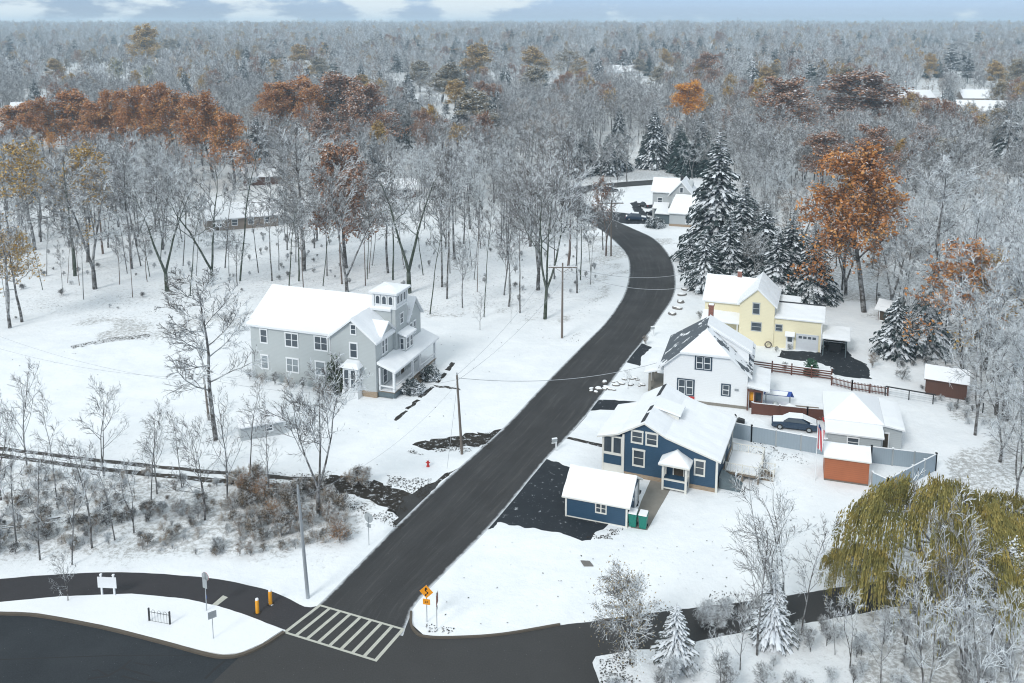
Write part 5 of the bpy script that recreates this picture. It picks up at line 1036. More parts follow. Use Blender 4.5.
near(BT[1], 388, 273, 140, 'left of two dark trunks just left of the belvedere tower'); near(BT[3], 393, 280, 150, 'right of two dark trunks just left of the belvedere tower', wmat='moss')
near(BT[4], 409, 293, 150, 'mossy forked tree rising right behind the belvedere tower', wmat='moss'); near(BT[6], 430, 314, 205, 'straight dark mossy trunk right of the belvedere tower', wmat='moss')
near(BT[3], 442, 287, 140, 'left of two pale slim trunks between tower and wood clearing'); near(BT[6], 447, 299, 150, 'right of two pale slim trunks between tower and wood clearing'); near(BT[1], 455, 259, 130, 'tall bare tree standing behind the pair of pale slim trunks')
near(BT[6], 484, 317, 196, 'isolated dead looking dark trunk with short limbs in the clearing', wmat='moss', rz=.5, sxy=.7)
near(BT[3], 507, 258, 150, 'slim bare tree behind the clearing left of the road'); near(BT[6], 504, 295, 175, 'thin bare tree left of the ivy stump'); near(BT[6], 520, 313, 190, 'thin pale trunk right of the ivy stump')
near(BT[5], 545, 319, 150, 'largest multi-stemmed tree with mossy base left of the road', wmat='moss', rz=.9); near(BT[2], 538, 290, 128, 'very tall pale tree behind the multi-stemmed one left of the road')
near(BT[1], 568, 267, 120, 'tall tree with reddish trunk at the wood edge by the road bend', wmat='bark_red'); near(BT[3], 577, 293, 175, 'thin tree at the edge of the wood below the crossarm pole')
g = place(YT[0], 511, 324, 7.5, 'short broken trunk wrapped in ivy in the clearing', name='ivy_stump', wmat='moss', sxy=.35)
near(BT[4], 606, 256, 170, 'thick trunk with brown leaves inside the road bend', wmat='bark_red', sxy=.6)
near(OT[3], 603, 250, 175, 'small tree holding brown leaves beside the upper utility pole', leafmat='maroon', name='oak_tree', sxy=.6)
near(YT[0], 480, 330, 292, 'tiny sapling at the lower edge of the clearing')
# right-hand side
near(OT[1], 864, 312, 140, 'tall rust orange maple standing behind the yellow house yard', leafmat='rust', name='maple_tree', rz=2., w=112)
near(OT[0], 848, 140, 70, 'maroon brown oak with round crown at the upper right', w=84, leafmat='maroon', name='oak_tree'); near(OT[0], 790, 150, 76, 'rust brown oak left of the round maroon oak', w=62, leafmat='maroon', name='oak_tree')
near(OT[0], 878, 190, 125, w=44, label='brown leaved tree just behind the tall rust maple', leafmat='maroon', name='oak_tree'); near(OT[0], 822, 190, 130, w=46, label='snow dusted brown tree left behind the rust maple', leafmat='maroon', name='oak_tree')
near(OT[1], 687, 134, 79, 'bright orange leaved tree standing alone above the far house', leafmat='orange_leaf', name='autumn_tree', w=44)
near(OT[3], 962, 378, 235, 'tall tree with orange brown leaves over the brown shed', leafmat='rust', name='maple_tree', rz=1); near(OT[3], 985, 370, 245, 'tree with thin golden leaves right of the one over the brown shed', leafmat='gold', name='autumn_tree')
near(BT[4], 1005, 420, 232, 'pale snow plastered tree with long limbs at the right edge', tint='twig_white'); near(BT[0], 1030, 470, 300, 'heavily snowed spreading tree at right edge above the willow', tint='twig_white')
near(BT[5], 1015, 505, 385, 'low snow covered tree with many stems beside the willow top', tint='twig_white'); near(BT[2], 975, 350, 190, 'tall snowy bare tree behind the orange leaved tree over the shed', tint='twig_white')
near(BT[0], 930, 320, 150, 'wide snow laden tree right of the rust maple', tint='twig_white'); near(BT[4], 905, 300, 185, 'grey bare tree immediately right of the rust maple')
near(BT[0], 1000, 330, 180, 'snow laden tree high on the right edge', tint='twig_white'); near(SP[4], 925, 353, 268, 'drooping snow covered evergreen behind the brown shed', name='spruce_tree', cat='tree')
near(SP[2], 895, 356, 290, 'low drooping snowy evergreen mass left of the brown shed', name='spruce_tree')
for i in range(46):
    for t_ in range(20):
        x = random.uniform(-5, 610); y = random.uniform(262, 312); 
        if not (190 < x < 445 and y > 292) and not (x < 180 and y > 300) and not (540 < x and y > 285) and all((P(x, y)-o.location).length > 3 for o in bpy.data.objects if o.parent is None and o.type == 'EMPTY' and o.get('category') == 'tree' and abs(o.location.y-P(x, y).y) < 4): break
    place(random.choice((BT[3], BT[6], BT[6], BT[1], BT[3])), x, y, random.uniform(9, 17), 'slim bare tree standing at the lower edge of the left wood', group='slim trees at the lower edge of the left wood', wmat=random.choice((None, None, 'moss', 'bark_red')), sxy=random.uniform(.7, 1.))
near(BT[2], 1030, 455, 330, 'tall frosted bare tree cut by the right edge above the willow', tint='twig_white'); near(BT[5], 975, 435, 300, 'frosted many stemmed tree right of the brown shed', tint='twig_white'); near(BT[4], 1045, 400, 240, 'frosted tree top entering at the right edge', tint='twig_white'); near(BT[1], 1022, 400, 205, 'very tall frosted bare tree filling the right edge', tint='twig_white'); near(BT[2], 996, 415, 262, 'frosted forked tree left of the very tall one at the right edge', tint='twig_white'); near(BT[4], 1000, 462, 372, 'frosted low spreading tree just above the willow crown', tint='twig_white')
# big spruce group behind the yellow house
near(SP[0], 716, 262, 126, 'tallest snowy spruce behind the yellow house', name='spruce_tree', w=66); near(SP[1], 742, 272, 176, w=52, label='second tallest snowy spruce right behind the tallest one', name='spruce_tree'); near(SP[0], 763, 285, 200, w=50, label='snowy spruce with pointed top behind the yellow roof ridge', name='spruce_tree')
near(SP[1], 790, 294, 208, w=56, label='dark snowy spruce behind the yellow house annex', name='spruce_tree'); near(SP[1], 812, 300, 222, w=46, label='rightmost snowy spruce behind the yellow house', name='spruce_tree'); near(SP[2], 704, 290, 228, 'short broad snowy spruce beside the road bend', name='spruce_tree'); near(SP[1], 728, 285, 208, w=50, label='middle sized snowy spruce left of the yellow roof', name='spruce_tree')
near(SP[0], 752, 268, 196, 'snowy spruce filling the gap behind the yellow chimney', name='spruce_tree', w=50); near(SP[1], 776, 296, 226, w=46, label='short snowy spruce between two taller ones behind the yellow roof', name='spruce_tree'); near(SP[2], 690, 272, 235, 'smallest snowy spruce nearest the far farmhouse', name='spruce_tree')
near(BT[1], 842, 290, 180, 'thin leafless tree between spruces and the rust maple', tint='twig_brown'); near(BT[1], 1005, 175, 95, 'tall bare tree by the dark spruce at the right edge')
near(SP[4], 1006, 168, 97, 'dark open spruce with snow streaked limbs at the right edge', name='spruce_tree')
# foreground
near(BT[0], 216, 440, 262, 'large bare tree with pale heavy limbs left of the grey house', rz=2.2); near(BT[5], 318, 515, 360, 'fan shaped bare tree with dark trunk rising from the brown thicket', rz=.6)
near(YT[4], 630, 664, 560, 'small round topped tree with clinging brown leaves by the lower road', name='young_oak', w=62, leafmat='olivegrey'); near(SP[2], 675, 664, 602, tint='needle_white', label='small snow plastered spruce beside the lower road', name='spruce_tree')
near(SP[1], 772, 640, 565, tint='needle_white', label='snowy evergreen at the lower road among bare saplings', name='spruce_tree'); near(YT[1], 68, 602, 547, 'small ornamental bare tree on the snowy island')
near(YT[3], 778, 640, 475, 'wide vase shaped bare tree with thin pale stems in front of the lower lawn', sxy=1.15, rz=.2); near(YT[2], 800, 640, 505, 'slender bare tree right of the vase shaped one'); near(YT[0], 757, 655, 520, 'thin bare sapling left of the vase shaped tree')
near(YT[3], 962, 690, 500, 'tall thin frosted bare tree standing in front of the willow', sxy=.75); g = near(YT[2], 925, 700, 545, 'thin leaning bare tree left in front of the willow', sxy=.8); g.rotation_euler = (0, radians(-14), 0)
near(YT[3], 1010, 700, 570, 'snow laden low tree at the bottom right corner', tint='twig_white', wmat='twig_white')
for i, (x, y, yt, t) in enumerate(((27, 470, 358, 0), (57, 505, 395, 2), (104, 476, 378, 1), (151, 500, 398, 2), (157, 494, 405, 0), (182, 488, 400, 2), (17, 545, 420, 2), (40, 560, 450, 0), (72, 565, 440, 2), (92, 548, 430, 0), (115, 540, 440, 2), (134, 533, 455, 1), (250, 478, 365, 2), (228, 505, 390, 0), (205, 520, 410, 1), (1, 500, 395, 1), (270, 500, 400, 2), (-12, 560, 430, 1))):
    near(YT[t], x, y, yt, 'thin bare young tree in the thicket along the rutted lane', group='young trees along the rutted lane', name='young_tree')
for i, (x, y, yt, t) in enumerate(((850, 668, 590, 1), (880, 690, 600, 0), (835, 655, 600, 2), (925, 720, 590, 1), (975, 735, 590, 0), (720, 690, 630, 1), (740, 670, 600, 0), (905, 660, 560, 1))):
    near(YT[t], x, y, yt, 'frosted bare sapling in the brush below the lower road', group='saplings below the lower road', name='young_tree', tint='twig_white')
near(YT[1], 628, 389, 368, 'tiny snow covered ornamental tree in the white house front garden', name='ornamental_tree', tint='twig_white')
# far conspicuous trees
def farset(rows, T, name, leafmat, group, fmt, tint=None):
    for x, y, yt, w in rows:
        t = T[random.randrange(len(T))]; h = tall(x, y, yt); OCC.append((x-w/2, x+w/2, yt-4, yt+(y-yt)*.55, P(x, y).y))
        place(t, x, y, h, fmt, name=name, group=group, leafmat=leafmat, tint=tint, sxy=max(.75, min(1.9, w/2/((y-YH)/CH*t.w*h/t.h))))
farset([(20, 155, 104, 46), (45, 158, 96, 50), (75, 158, 90, 50), (150, 165, 86, 58), (182, 170, 82, 66), (214, 178, 90, 66), (235, 185, 112, 44), (120, 160, 90, 40), (95, 162, 100, 40)], OT[:2], 'oak_tree', 'rust', 'rust coloured oaks on the left hill', 'rust coloured oak in the band of oaks on the left hill')
farset([(292, 145, 75, 72), (268, 150, 84, 48), (318, 152, 84, 44)], OT[:2], 'oak_tree', 'rust', 'orange rust oaks left of the green fir', 'orange rust oak left of the green fir'); farset([(345, 150, 73, 66), (374, 155, 82, 54), (330, 165, 112, 36)], OT[:2], 'oak_tree', 'maroon', 'maroon oaks behind the green fir', 'maroon brown oak behind the green fir')
farset([(95, 72, 50, 26), (170, 62, 38, 24), (318, 80, 56, 28), (420, 92, 60, 34), (530, 100, 66, 36), (640, 78, 58, 28), (880, 100, 78, 24)], OT[2:3], 'autumn_tree', 'olivegrey', 'tan crowned trees in the far woods', 'tan crowned tree standing out in the far woods')
farset([(60, 80, 58, 24), (300, 72, 44, 24), (360, 100, 74, 28), (455, 110, 80, 28), (540, 78, 46, 30), (575, 84, 58, 22), (770, 90, 66, 24), (1000, 88, 60, 22)], OT[2:3], 'autumn_tree', 'gold', 'golden crowned trees in the far woods', 'golden crowned tree standing out in the far woods')
near(OT[2], 476, 82, 43, 'round golden willow far back at upper centre', leafmat='gold', name='autumn_tree', w=32); near(OT[2], 478, 140, 90, 'pale gold tree below the round golden willow', leafmat='olivegrey', name='autumn_tree', w=42)
near(OT[2], 142, 74, 24, 'tall tree with golden leaves on the far left rise', leafmat='gold', name='autumn_tree', sxy=1.5); near(OT[2], 116, 88, 58, 'first of two olive green trees at upper left', leafmat='olive', name='autumn_tree', sxy=1.2); near(OT[2], 150, 92, 65, 'second of two olive green trees at upper left, on the right', leafmat='olive', name='autumn_tree', sxy=1.2)
near(OT[2], 930, 80, 53, 'golden tree left of two dark pines at upper right', leafmat='gold', name='autumn_tree', sxy=1.3); near(OT[2], 668, 72, 48, 'small gold tree among conifers at upper centre right', leafmat='gold', name='autumn_tree', sxy=1.3); near(OT[0], 708, 92, 52, 'reddish brown bushy tree above the bright orange tree', leafmat='maroon', name='oak_tree', sxy=1.2)
near(OT[2], 442, 103, 62, 'pale tan autumn tree left of the golden willow', leafmat='olivegrey', name='autumn_tree', sxy=2); near(OT[2], 1012, 95, 58, 'pale olive tree near the right edge at upper right', leafmat='olivegrey', name='autumn_tree', sxy=1.3); near(OT[3], 52, 165, 130, 'small bright yellow leaved tree on the left hill', leafmat='orange_leaf', name='autumn_tree', sxy=.8)
near(OT[2], 655, 90, 66, 'low tan round tree left above the bright orange tree', leafmat='olivegrey', name='autumn_tree', sxy=1.6); near(OT[3], 565, 88, 48, 'grey green leafy tree among the far conifers', leafmat='olivegrey', name='autumn_tree', sxy=1.6)
near(SP[0], 346, 140, 92, 'bright green fir in front of the maroon oaks', name='fir_tree', tint=None).children[1].material_slots[0].link = 'OBJECT'
bpy.data.objects['fir_tree'].children[1].material_slots[0].material = M['needle_green']
for x, y, yt, t, lab, dark in ((35, 105, 76, 1, 'small dark spruce at the left edge above the oaks', 1), (185, 98, 66, 1, 'dark spruce just above the rust oaks on the left', 1), (398, 78, 52, 3, 'rounded dark pine in the upper middle', 1), (408, 106, 68, 0, 'broad dark spruce below the rounded pine', 1), (361, 88, 60, 1, 'small dark spruce left of the broad one', 0), (506, 92, 62, 4, 'snowy dark spruce right of the golden willow', 0), (598, 90, 52, 1, 'snowy pointed spruce above the upper road', 0), (632, 66, 45, 0, 'dark spruce among far conifers at centre right', 1), (619, 142, 104, 1, 'slim snowy spruce above the upper road end', 0), (654, 168, 104, 0, 'snowy spruce left of the far farmhouse', 0), (752, 96, 54, 4, 'tall snowy spruce right of the bright orange tree', 0), (950, 80, 42, 3, 'taller of two dark pines at upper right', 1), (967, 84, 52, 3, 'shorter of two dark pines at upper right', 1), (300, 63, 46, 0, 'small dark spruce far back at upper left centre', 1), (247, 72, 42, 0, 'snowy spruce at upper left near the treeline', 0), (10, 62, 35, 3, 'dark pine near the treeline at the far left', 1), (446, 120, 98, 3, 'snow topped pine left of the pale gold tree', 0), (404, 150, 124, 4, 'spreading snowy pine behind the belvedere tower wood', 0)):
    g = near(SP[t], x, y, yt, lab, name='pine_tree' if t == 3 else 'spruce_tree')
    if dark: c_ = g.children[1]; c_.material_slots[0].link = 'OBJECT'; c_.material_slots[0].material = M['needle_dark']
for (xa, xb, ya, n) in ((515, 565, 54, 12), (670, 735, 60, 15), (430, 505, 52, 13), (985, 1024, 52, 8), (860, 900, 45, 3), (590, 660, 62, 9), (300, 330, 55, 4)):
    for i in range(n):
        x = random.uniform(xa, xb); y = ya+random.uniform(0, 14); place(SP[random.choice((0, 1, 3))], x, y, random.uniform(19, 27), 'far off snowy conifer in a clump near the treeline', name='spruce_tree', group='far conifers near the treeline', sxy=1.25, tint='needle_dark' if random.random() < .5 else None)
# random woods: keep off road, lawns and houses
for a_, b_, c_, d_, yb in ((566, 614, 198, 236, 222), (203, 268, 182, 222, 230), (236, 268, 165, 182, 190), (374, 405, 176, 197, 200), (640, 722, 165, 232, 230), (568, 612, 176, 200, 196), (962, 1004, 88, 106, 119), (893, 930, 78, 100, 104), (0, 20, 98, 116, 121)): OCC.append((a_, b_, c_, d_, P(500, yb).y))
KEEP = LAWN+[[(595, 187), (740, 180), (740, 245), (700, 300), (650, 330), (590, 340), (560, 330), (600, 290), (610, 245), (540, 212), (510, 178), (520, 168), (590, 188)], [(190, 240), (280, 230), (285, 180), (190, 180)], [(360, 205), (410, 205), (410, 190), (360, 190)], [(735, 60), (835, 78), (800, 90), (740, 80)]]
KEEP2 = KEEP+[[(-30, 250), (430, 250), (560, 262), (560, 330), (430, 340), (-30, 350)]]
GAP = [[(880, 112), (1010, 108), (1010, 128), (880, 125)]]
nbare = 0; cand = []; extra = []
rows = []
for i in range(4000):
    x = random.uniform(-40, 1064); y = 178+(random.random()**1.3)*170
    if x < 700 and y > 262: continue
    if any(inpoly(x, y, q) for q in KEEP2): continue
    if x < 860 and x > 700 and y > 300: continue
    p = P(x, y)
    if any((p.x-a)**2+(p.y-b)**2 < 4.7**2 for a, b in rows): continue
    rows.append((p.x, p.y)); h = random.uniform(12, 19)
    if x > 700: h *= .82
    if 250 < x < 620: h *= .92
    if hidden(p.x, p.y, h): continue
    cand.append((y, x, h)); continue
for y, x, h in sorted(cand, reverse=True):
    if nbare >= 185: p = P(x, y); extra.append((p.x, p.y, 0, h/17., random.random()*6.28, random.choice((0, 1, 2, 3, 4, 1)))); continue
    L_, G_ = (('snow lined bare tree in the wood between the ranch house and the road', 'bare trees of the left wood') if x < 620 else ('snow lined bare tree in the wood right of the upper road', 'bare trees of the right wood'))
    place(random.choice(BT), x, y, h, L_, group=G_, tint='twig_white' if (x > 860 and random.random() < .5) or random.random() < .25 else 'twig_brown' if random.random() < .22 else None); nbare += 1
print('individual bare', nbare, 'min y', min(P_[1] for P_ in rows))
# ------------------------------------------------------------------ far woodland as one mass (geometry nodes)
def scatter(name, pts, T, label, cat, kind='stuff'):
    """pts: (x,y,z,scale,rot,idx)"""
    me = bpy.data.meshes.new(name); me.from_pydata([p[:3] for p in pts], [], [])
    for an, k in (('sc', 3), ('rot', 4)): a = me.attributes.new(an, 'FLOAT', 'POINT'); a.data.foreach_set('value', [p[k] for p in pts])
    a = me.attributes.new('idx', 'INT', 'POINT'); a.data.foreach_set('value', [int(p[5]) for p in pts])
    c = bpy.data.collections.new(name+'_kinds')
    for i, (mesh, mats) in enumerate(T):
        o = bpy.data.objects.new('%s_kind_%02d' % (name, i), mesh); c.objects.link(o)
        for s, m in (mats or {}).items(): o.material_slots[s].link = 'OBJECT'; o.material_slots[s].material = M[m]
    ng = bpy.data.node_groups.new(name, 'GeometryNodeTree'); ng.interface.new_socket('Geometry', in_out='INPUT', socket_type='NodeSocketGeometry'); ng.interface.new_socket('Geometry', in_out='OUTPUT', socket_type='NodeSocketGeometry')
    n = ng.nodes; L = ng.links; gi = n.new('NodeGroupInput'); go = n.new('NodeGroupOutput'); mp = n.new('GeometryNodeMeshToPoints'); ip = n.new('GeometryNodeInstanceOnPoints'); ci = n.new('GeometryNodeCollectionInfo')
    ci.inputs['Collection'].default_value = c; ci.inputs['Separate Children'].default_value = True; ci.inputs['Reset Children'].default_value = True
    L.new(gi.outputs[0], mp.inputs['Mesh']); L.new(mp.outputs[0], ip.inputs['Points']); L.new(ci.outputs[0], ip.inputs['Instance']); ip.inputs['Pick Instance'].default_value = True
    def na(nm, ty): a = n.new('GeometryNodeInputNamedAttribute'); a.data_type = ty; a.inputs['Name'].default_value = nm; return a.outputs['Attribute']
    L.new(na('idx', 'INT'), ip.inputs['Instance Index']); cx = n.new('ShaderNodeCombineXYZ'); L.new(na('rot', 'FLOAT'), cx.inputs[2]); L.new(cx.outputs[0], ip.inputs['Rotation']); L.new(na('sc', 'FLOAT'), ip.inputs['Scale']); L.new(ip.outputs[0], go.inputs[0])
    o = bpy.data.objects.new(name, me); COL.objects.link(o); md = o.modifiers.new('scatter', 'NODES'); md.node_group = ng; tag(o, label, cat, kind=kind); return o
def low(seed, H, tw, leaf=0, ml=None, lsize=.8, mt='twig', spread=.6, **k):
    w, t, l = bare(seed, H, .22, 17, 7, 5, 0, spread+.15, .35, tw=tw, leaf=leaf, r0=.17, **k); return mk('low_tree_%d' % seed, w, t, l, mt=mt, ml=ml, lsize=lsize, seed=seed)
LT = [low(51, 17, .05), low(52, 19, .05, spread=.45), low(53, 15, .05, spread=.8), low(54, 18, .05, mt='twig_white'), low(55, 16, .06, leaf=1, ml='maroon', lsize=.5), low(56, 15, .06, leaf=1, ml='olivegrey', lsize=.5), low(57, 18, .06, mt='twig_brown')]
LS = spruce(61, 16, 3.6, 13, dens=.7, name='low_spruce')
kinds = [(BT[0].one, None), (BT[1].one, None), (BT[2].one, None), (BT[4].one, {1: 'twig_white'}), (BT[5].one, None), (OT[3].one, {2: 'maroon'}), (OT[3].one, {2: 'gold'}), (SP[0].one, None), (BT[0].one, {1: 'twig_brown'}), (OT[0].one, {2: 'olivegrey'})]
kinds += [(OT[2].one, {2: 'gold'}), (OT[1].one, {2: 'maroon'}), (SP[1].one, {1: 'needle_dark'}), (SP[3].one, {1: 'needle_dark'})]
nk = len(kinds); kinds += [(t.one, None) for t in LT]+[(LS.one, None), (LT[4].one, {2: 'gold'})]
pts = list(extra); cell = {}
def free(x, y, r):
    k = (int(x//r), int(y//r))
    for i in (-1, 0, 1):
        for j in (-1, 0, 1):
            for a, b in cell.get((r, k[0]+i, k[1]+j), ()):
                if (a-x)**2+(b-y)**2 < r*r: return False
    cell.setdefault((r, *k), []).append((x, y)); return True
CLR = [P(822, 82), P(963, 104), P(958, 119), P(900, 103), P(925, 114), P(8, 121)]
for i in range(72000):
    Y = 150+(random.random()**1.6)*4300; X = random.uniform(-1, 1)*(Y*.74+30); px, py = proj(X, Y, 0)
    if Y < 700 and py > 178 and not (700 < px < 1100 and py < 200): continue
    if Y < 700 and any(inpoly(px, py, q) for q in KEEP): continue
    nearY = Y < 520; r = 5.2 if nearY else 7.5 if Y < 1200 else 12.
    if nearY: r = 4.6
    if not free(X, Y, r): continue
    sk = hidden(X, Y, hill(X, Y)+(13 if Y < 520 else 16), 3.5)
    for c_ in CLR:
        if abs(X/Y-(c_.x+8)/c_.y) < 13/c_.y and c_.y-55 < Y < c_.y+14: sk = True
    if sk: continue
    u = random.random(); cl = noise.noise((X/70., Y/70., 5.)); cl2 = noise.noise((X/45., Y/60., 11.))
    sc = random.uniform(.75, 1.15)
    if nearY:
        if cl > .30 and u < .55: idx = random.choice((7, 12))
        elif cl2 > .2 and u < .4: idx = random.choice((5, 6, 9, 10, 11))
        else: idx = random.choice((0, 1, 2, 3, 4, 4, 1, 8))
        if idx < 5 or idx == 8: sc *= .9
    else:
        if cl > .2 and u < .6: idx = random.choice((7, 12, 13, 12)) if Y < 1500 else nk+7; sc *= 1.15
        elif Y < 1500 and cl2 > .12 and u < .42: idx = random.choice((10, 11, 9, 9, 5, 6))
        elif cl2 > .22 and u < .55: idx = random.choice((nk+4, nk+5, nk+8))
        elif Y >= 1500 and cl2 > .1 and u < .5: idx = nk+random.choice((4, 5, 8, 8))
        else: idx = nk+random.choice((0, 1, 2, 3, 3, 0, 1, 6))
        if Y > 1200: sc *= 1.2
        sc *= 1.05+.55*noise.noise((X/110., Y/190., 3.))
    pts.append((X, Y, hill(X, Y), sc, random.random()*6.28, idx))
print('far trees', len(pts), 'near part', sum(p[1] < 520 for p in pts))
scatter('distant_woodland', pts, kinds, 'endless grey snow dusted woodland stretching to the horizon', 'woodland')
# ------------------------------------------------------------------ undergrowth
def brush(name, polys, n, kinds, smin, smax, label, cat, seed=0, avoid=KEEP[:0]):
    R = random.Random(seed); out = []
    for poly, k in polys:
        xs = [p[0] for p in poly]; ys_ = [p[1] for p in poly]; m = 0; t = 0
        A = [P(*p) for p in poly]; wp = [(a.x, a.y) for a in A]; x0, x1 = min(a[0] for a in wp), max(a[0] for a in wp); y0, y1 = min(a[1] for a in wp), max(a[1] for a in wp)
        while m < k and t < k*30:
            t += 1; X = R.uniform(x0, x1); Y = R.uniform(y0, y1)
            if not inpoly(X, Y, wp) or noise.noise((X/5., Y/5., seed)) < -.22: continue
            m += 1; out.append((X, Y, 0, R.uniform(smin, smax), R.random()*6.28, R.randrange(len(kinds))))
    return scatter(name, out, kinds, label, cat)
sk = [(SH[0].one, None), (SH[1].one, None), (SH[2].one, None), (SH[0].one, {1: 'twig_white'}), (SH[1].one, {1: 'twig_white'})]
bk = [(SH[0].one, {1: 'twig_brown'}), (SH[1].one, {1: 'twig_brown'}), (SH[2].one, {1: 'dry', 0: 'twig_brown'}), (SH[1].one, {1: 'dry'})]
brush('lane_thicket', [([(-40, 480), (150, 495), (260, 505), (345, 520), (350, 545), (240, 560), (130, 550), (-40, 562)], 300), ([(-40, 462), (200, 478), (330, 492), (330, 505), (150, 492), (-40, 480)], 60)], 0, sk+bk+bk, .15, .55, 'snowy tangle of shrubs filling the strip below the rutted lane', 'thicket', 1)
brush('brown_thicket', [([(225, 500), (300, 480), (340, 500), (352, 540), (300, 545), (235, 540)], 80), ([(225, 478), (330, 476), (390, 482), (330, 492), (230, 490)], 30)], 0, bk+[bk[3], bk[2]], .3, .75, 'tan and brown leafed brush around the fan shaped tree', 'thicket', 2)
brush('roadside_brush', [([(600, 668), (640, 655), (700, 648), (800, 634), (900, 612), (1050, 590), (1050, 720), (600, 720)], 60), ([(700, 625), (800, 605), (830, 600), (830, 612), (740, 625), (690, 636)], 12)], 0, [sk[0], sk[1], sk[3], sk[4]], .3, .85, 'frosted brush and saplings covering the bank below the lower road', 'thicket', 3)
brush('woodland_brush', [([(-40, 240), (240, 240), (430, 240), (560, 250), (555, 310), (430, 308), (240, 300), (60, 320), (-40, 335)], 110), ([(245, 232), (330, 236), (330, 262), (245, 262)], 26), ([(540, 230), (600, 240), (600, 290), (560, 300)], 25), ([(860, 330), (1060, 300), (1060, 480), (960, 430), (880, 350)], 150), ([(820, 200), (1050, 200), (1050, 320), (880, 330), (840, 300)], 70)], 0, sk+[sk[0], sk[3]], .18, .5, 'low bare shrubs scattered on the woodland floor', 'undergrowth', 4)
# countable garden shrubs
def bush(T, x, y, h, label, **k): return place(T, x, y, h, label, cat='shrub', name='shrub', **k)
def leafball(name, px, rx, rz, n, mat, label, seed, wire_=True, cat='shrub', loc=None, rr=0., flat=.8, lsize=.11, ry=None):
    R = random.Random(seed); rs = np.random.RandomState(seed); c = []
    for i in range(n):
        a = R.random()*6.28; b = math.acos(R.uniform(-.1, 1)); r = (R.random()**.4)*(1+.25*noise.noise((a*2, b*3, seed))); c.append((rx*r*sin(b)*cos(a), (ry or rx)*r*sin(b)*sin(a), .12+rz*r*max(0, cos(b))))
    V, Q = leaves_np(c, lsize, rs, flat); g = empty(name, P(*px) if px else loc, rr, label, cat); o = bpy.data.objects.new('foliage', mesh_np('foliage', V, Q, [mat])); COL.objects.link(o); o.parent = g
    MB().tube([(0, 0, 0), (0, 0, rz*.7)], [.06, .02], 6).build('stem', 'bark', g); return g
leafball('shrub', (412, 392), 1.5, 1.3, 2600, 'needle', 'rounded snow covered shrub in front of the grey porch railing', 5); leafball('shrub', (430, 379), 1.35, 1.6, 2600, 'needle', 'darker snow covered shrub at the far end of the grey porch', 6)
leafball('shrub', (811, 374.5), 1.0, 2.0, 2200, 'needle_green', 'green conical shrub topped with snow in front of the brown rail fence', 7); leafball('shrub', (606, 236.5), .0001, .0001, 4, 'needle', 'tiny', 8) if False else None
leafball('shrub', (655, 227), 2.3, 2.2, 2200, 'needle', 'snow covered evergreen shrub at the corner of the far farmhouse', 9, lsize=.16)
leafball('wall_ivy', None, 1.5, 4.6, 6000, 'ivy', 'dark green ivy mass climbing the grey house wall left of its bay window', 10, cat='ivy', loc=(G0[0]-5.2*cos(radians(19))-.5*sin(radians(19)), G0[1]+5.2*sin(radians(19))-.5*cos(radians(19)), 0), rr=radians(-19), ry=.55)
for i, (x, y, h) in enumerate(((250, 381, 1.6), (262, 383, 1.5), (275, 385, 1.8), (290, 388, 1.6), (303, 390, 1.7), (318, 393, 1.5))): bush(SH[i % 2], x, y, h, 'dark bare shrub in the row along the grey house wall', group='shrubs along the grey house wall', tint='twig_brown' if i % 2 else None)
bush(SH[1], 328, 397, 1.8, 'large tangled bare shrub under the ivy on the grey house', tint='twig_brown'); bush(SH[0], 645, 345, 1.5, 'pale brown bare bush beside the road above the white house', tint='twig_brown'); bush(SH[0], 872, 368, 2.2, 'bare brown bush at the tip of the black yard driveway', tint='twig_brown'); bush(SH[1], 902, 380, 2.0, 'arching snowy briar left of the brown shed')
bush(SH[1], 700, 318, 1.3, 'low snowy shrub behind the white house chimney'); bush(SH[0], 785, 372, 1.5, 'thin grey bush behind the brown rail fence'); bush(SH[1], 790, 350, 1.0, 'small frosted shrub in the yellow house flower bed'); bush(SH[0], 776, 352, .9, 'second small frosted shrub in the flower bed by the yellow wall')
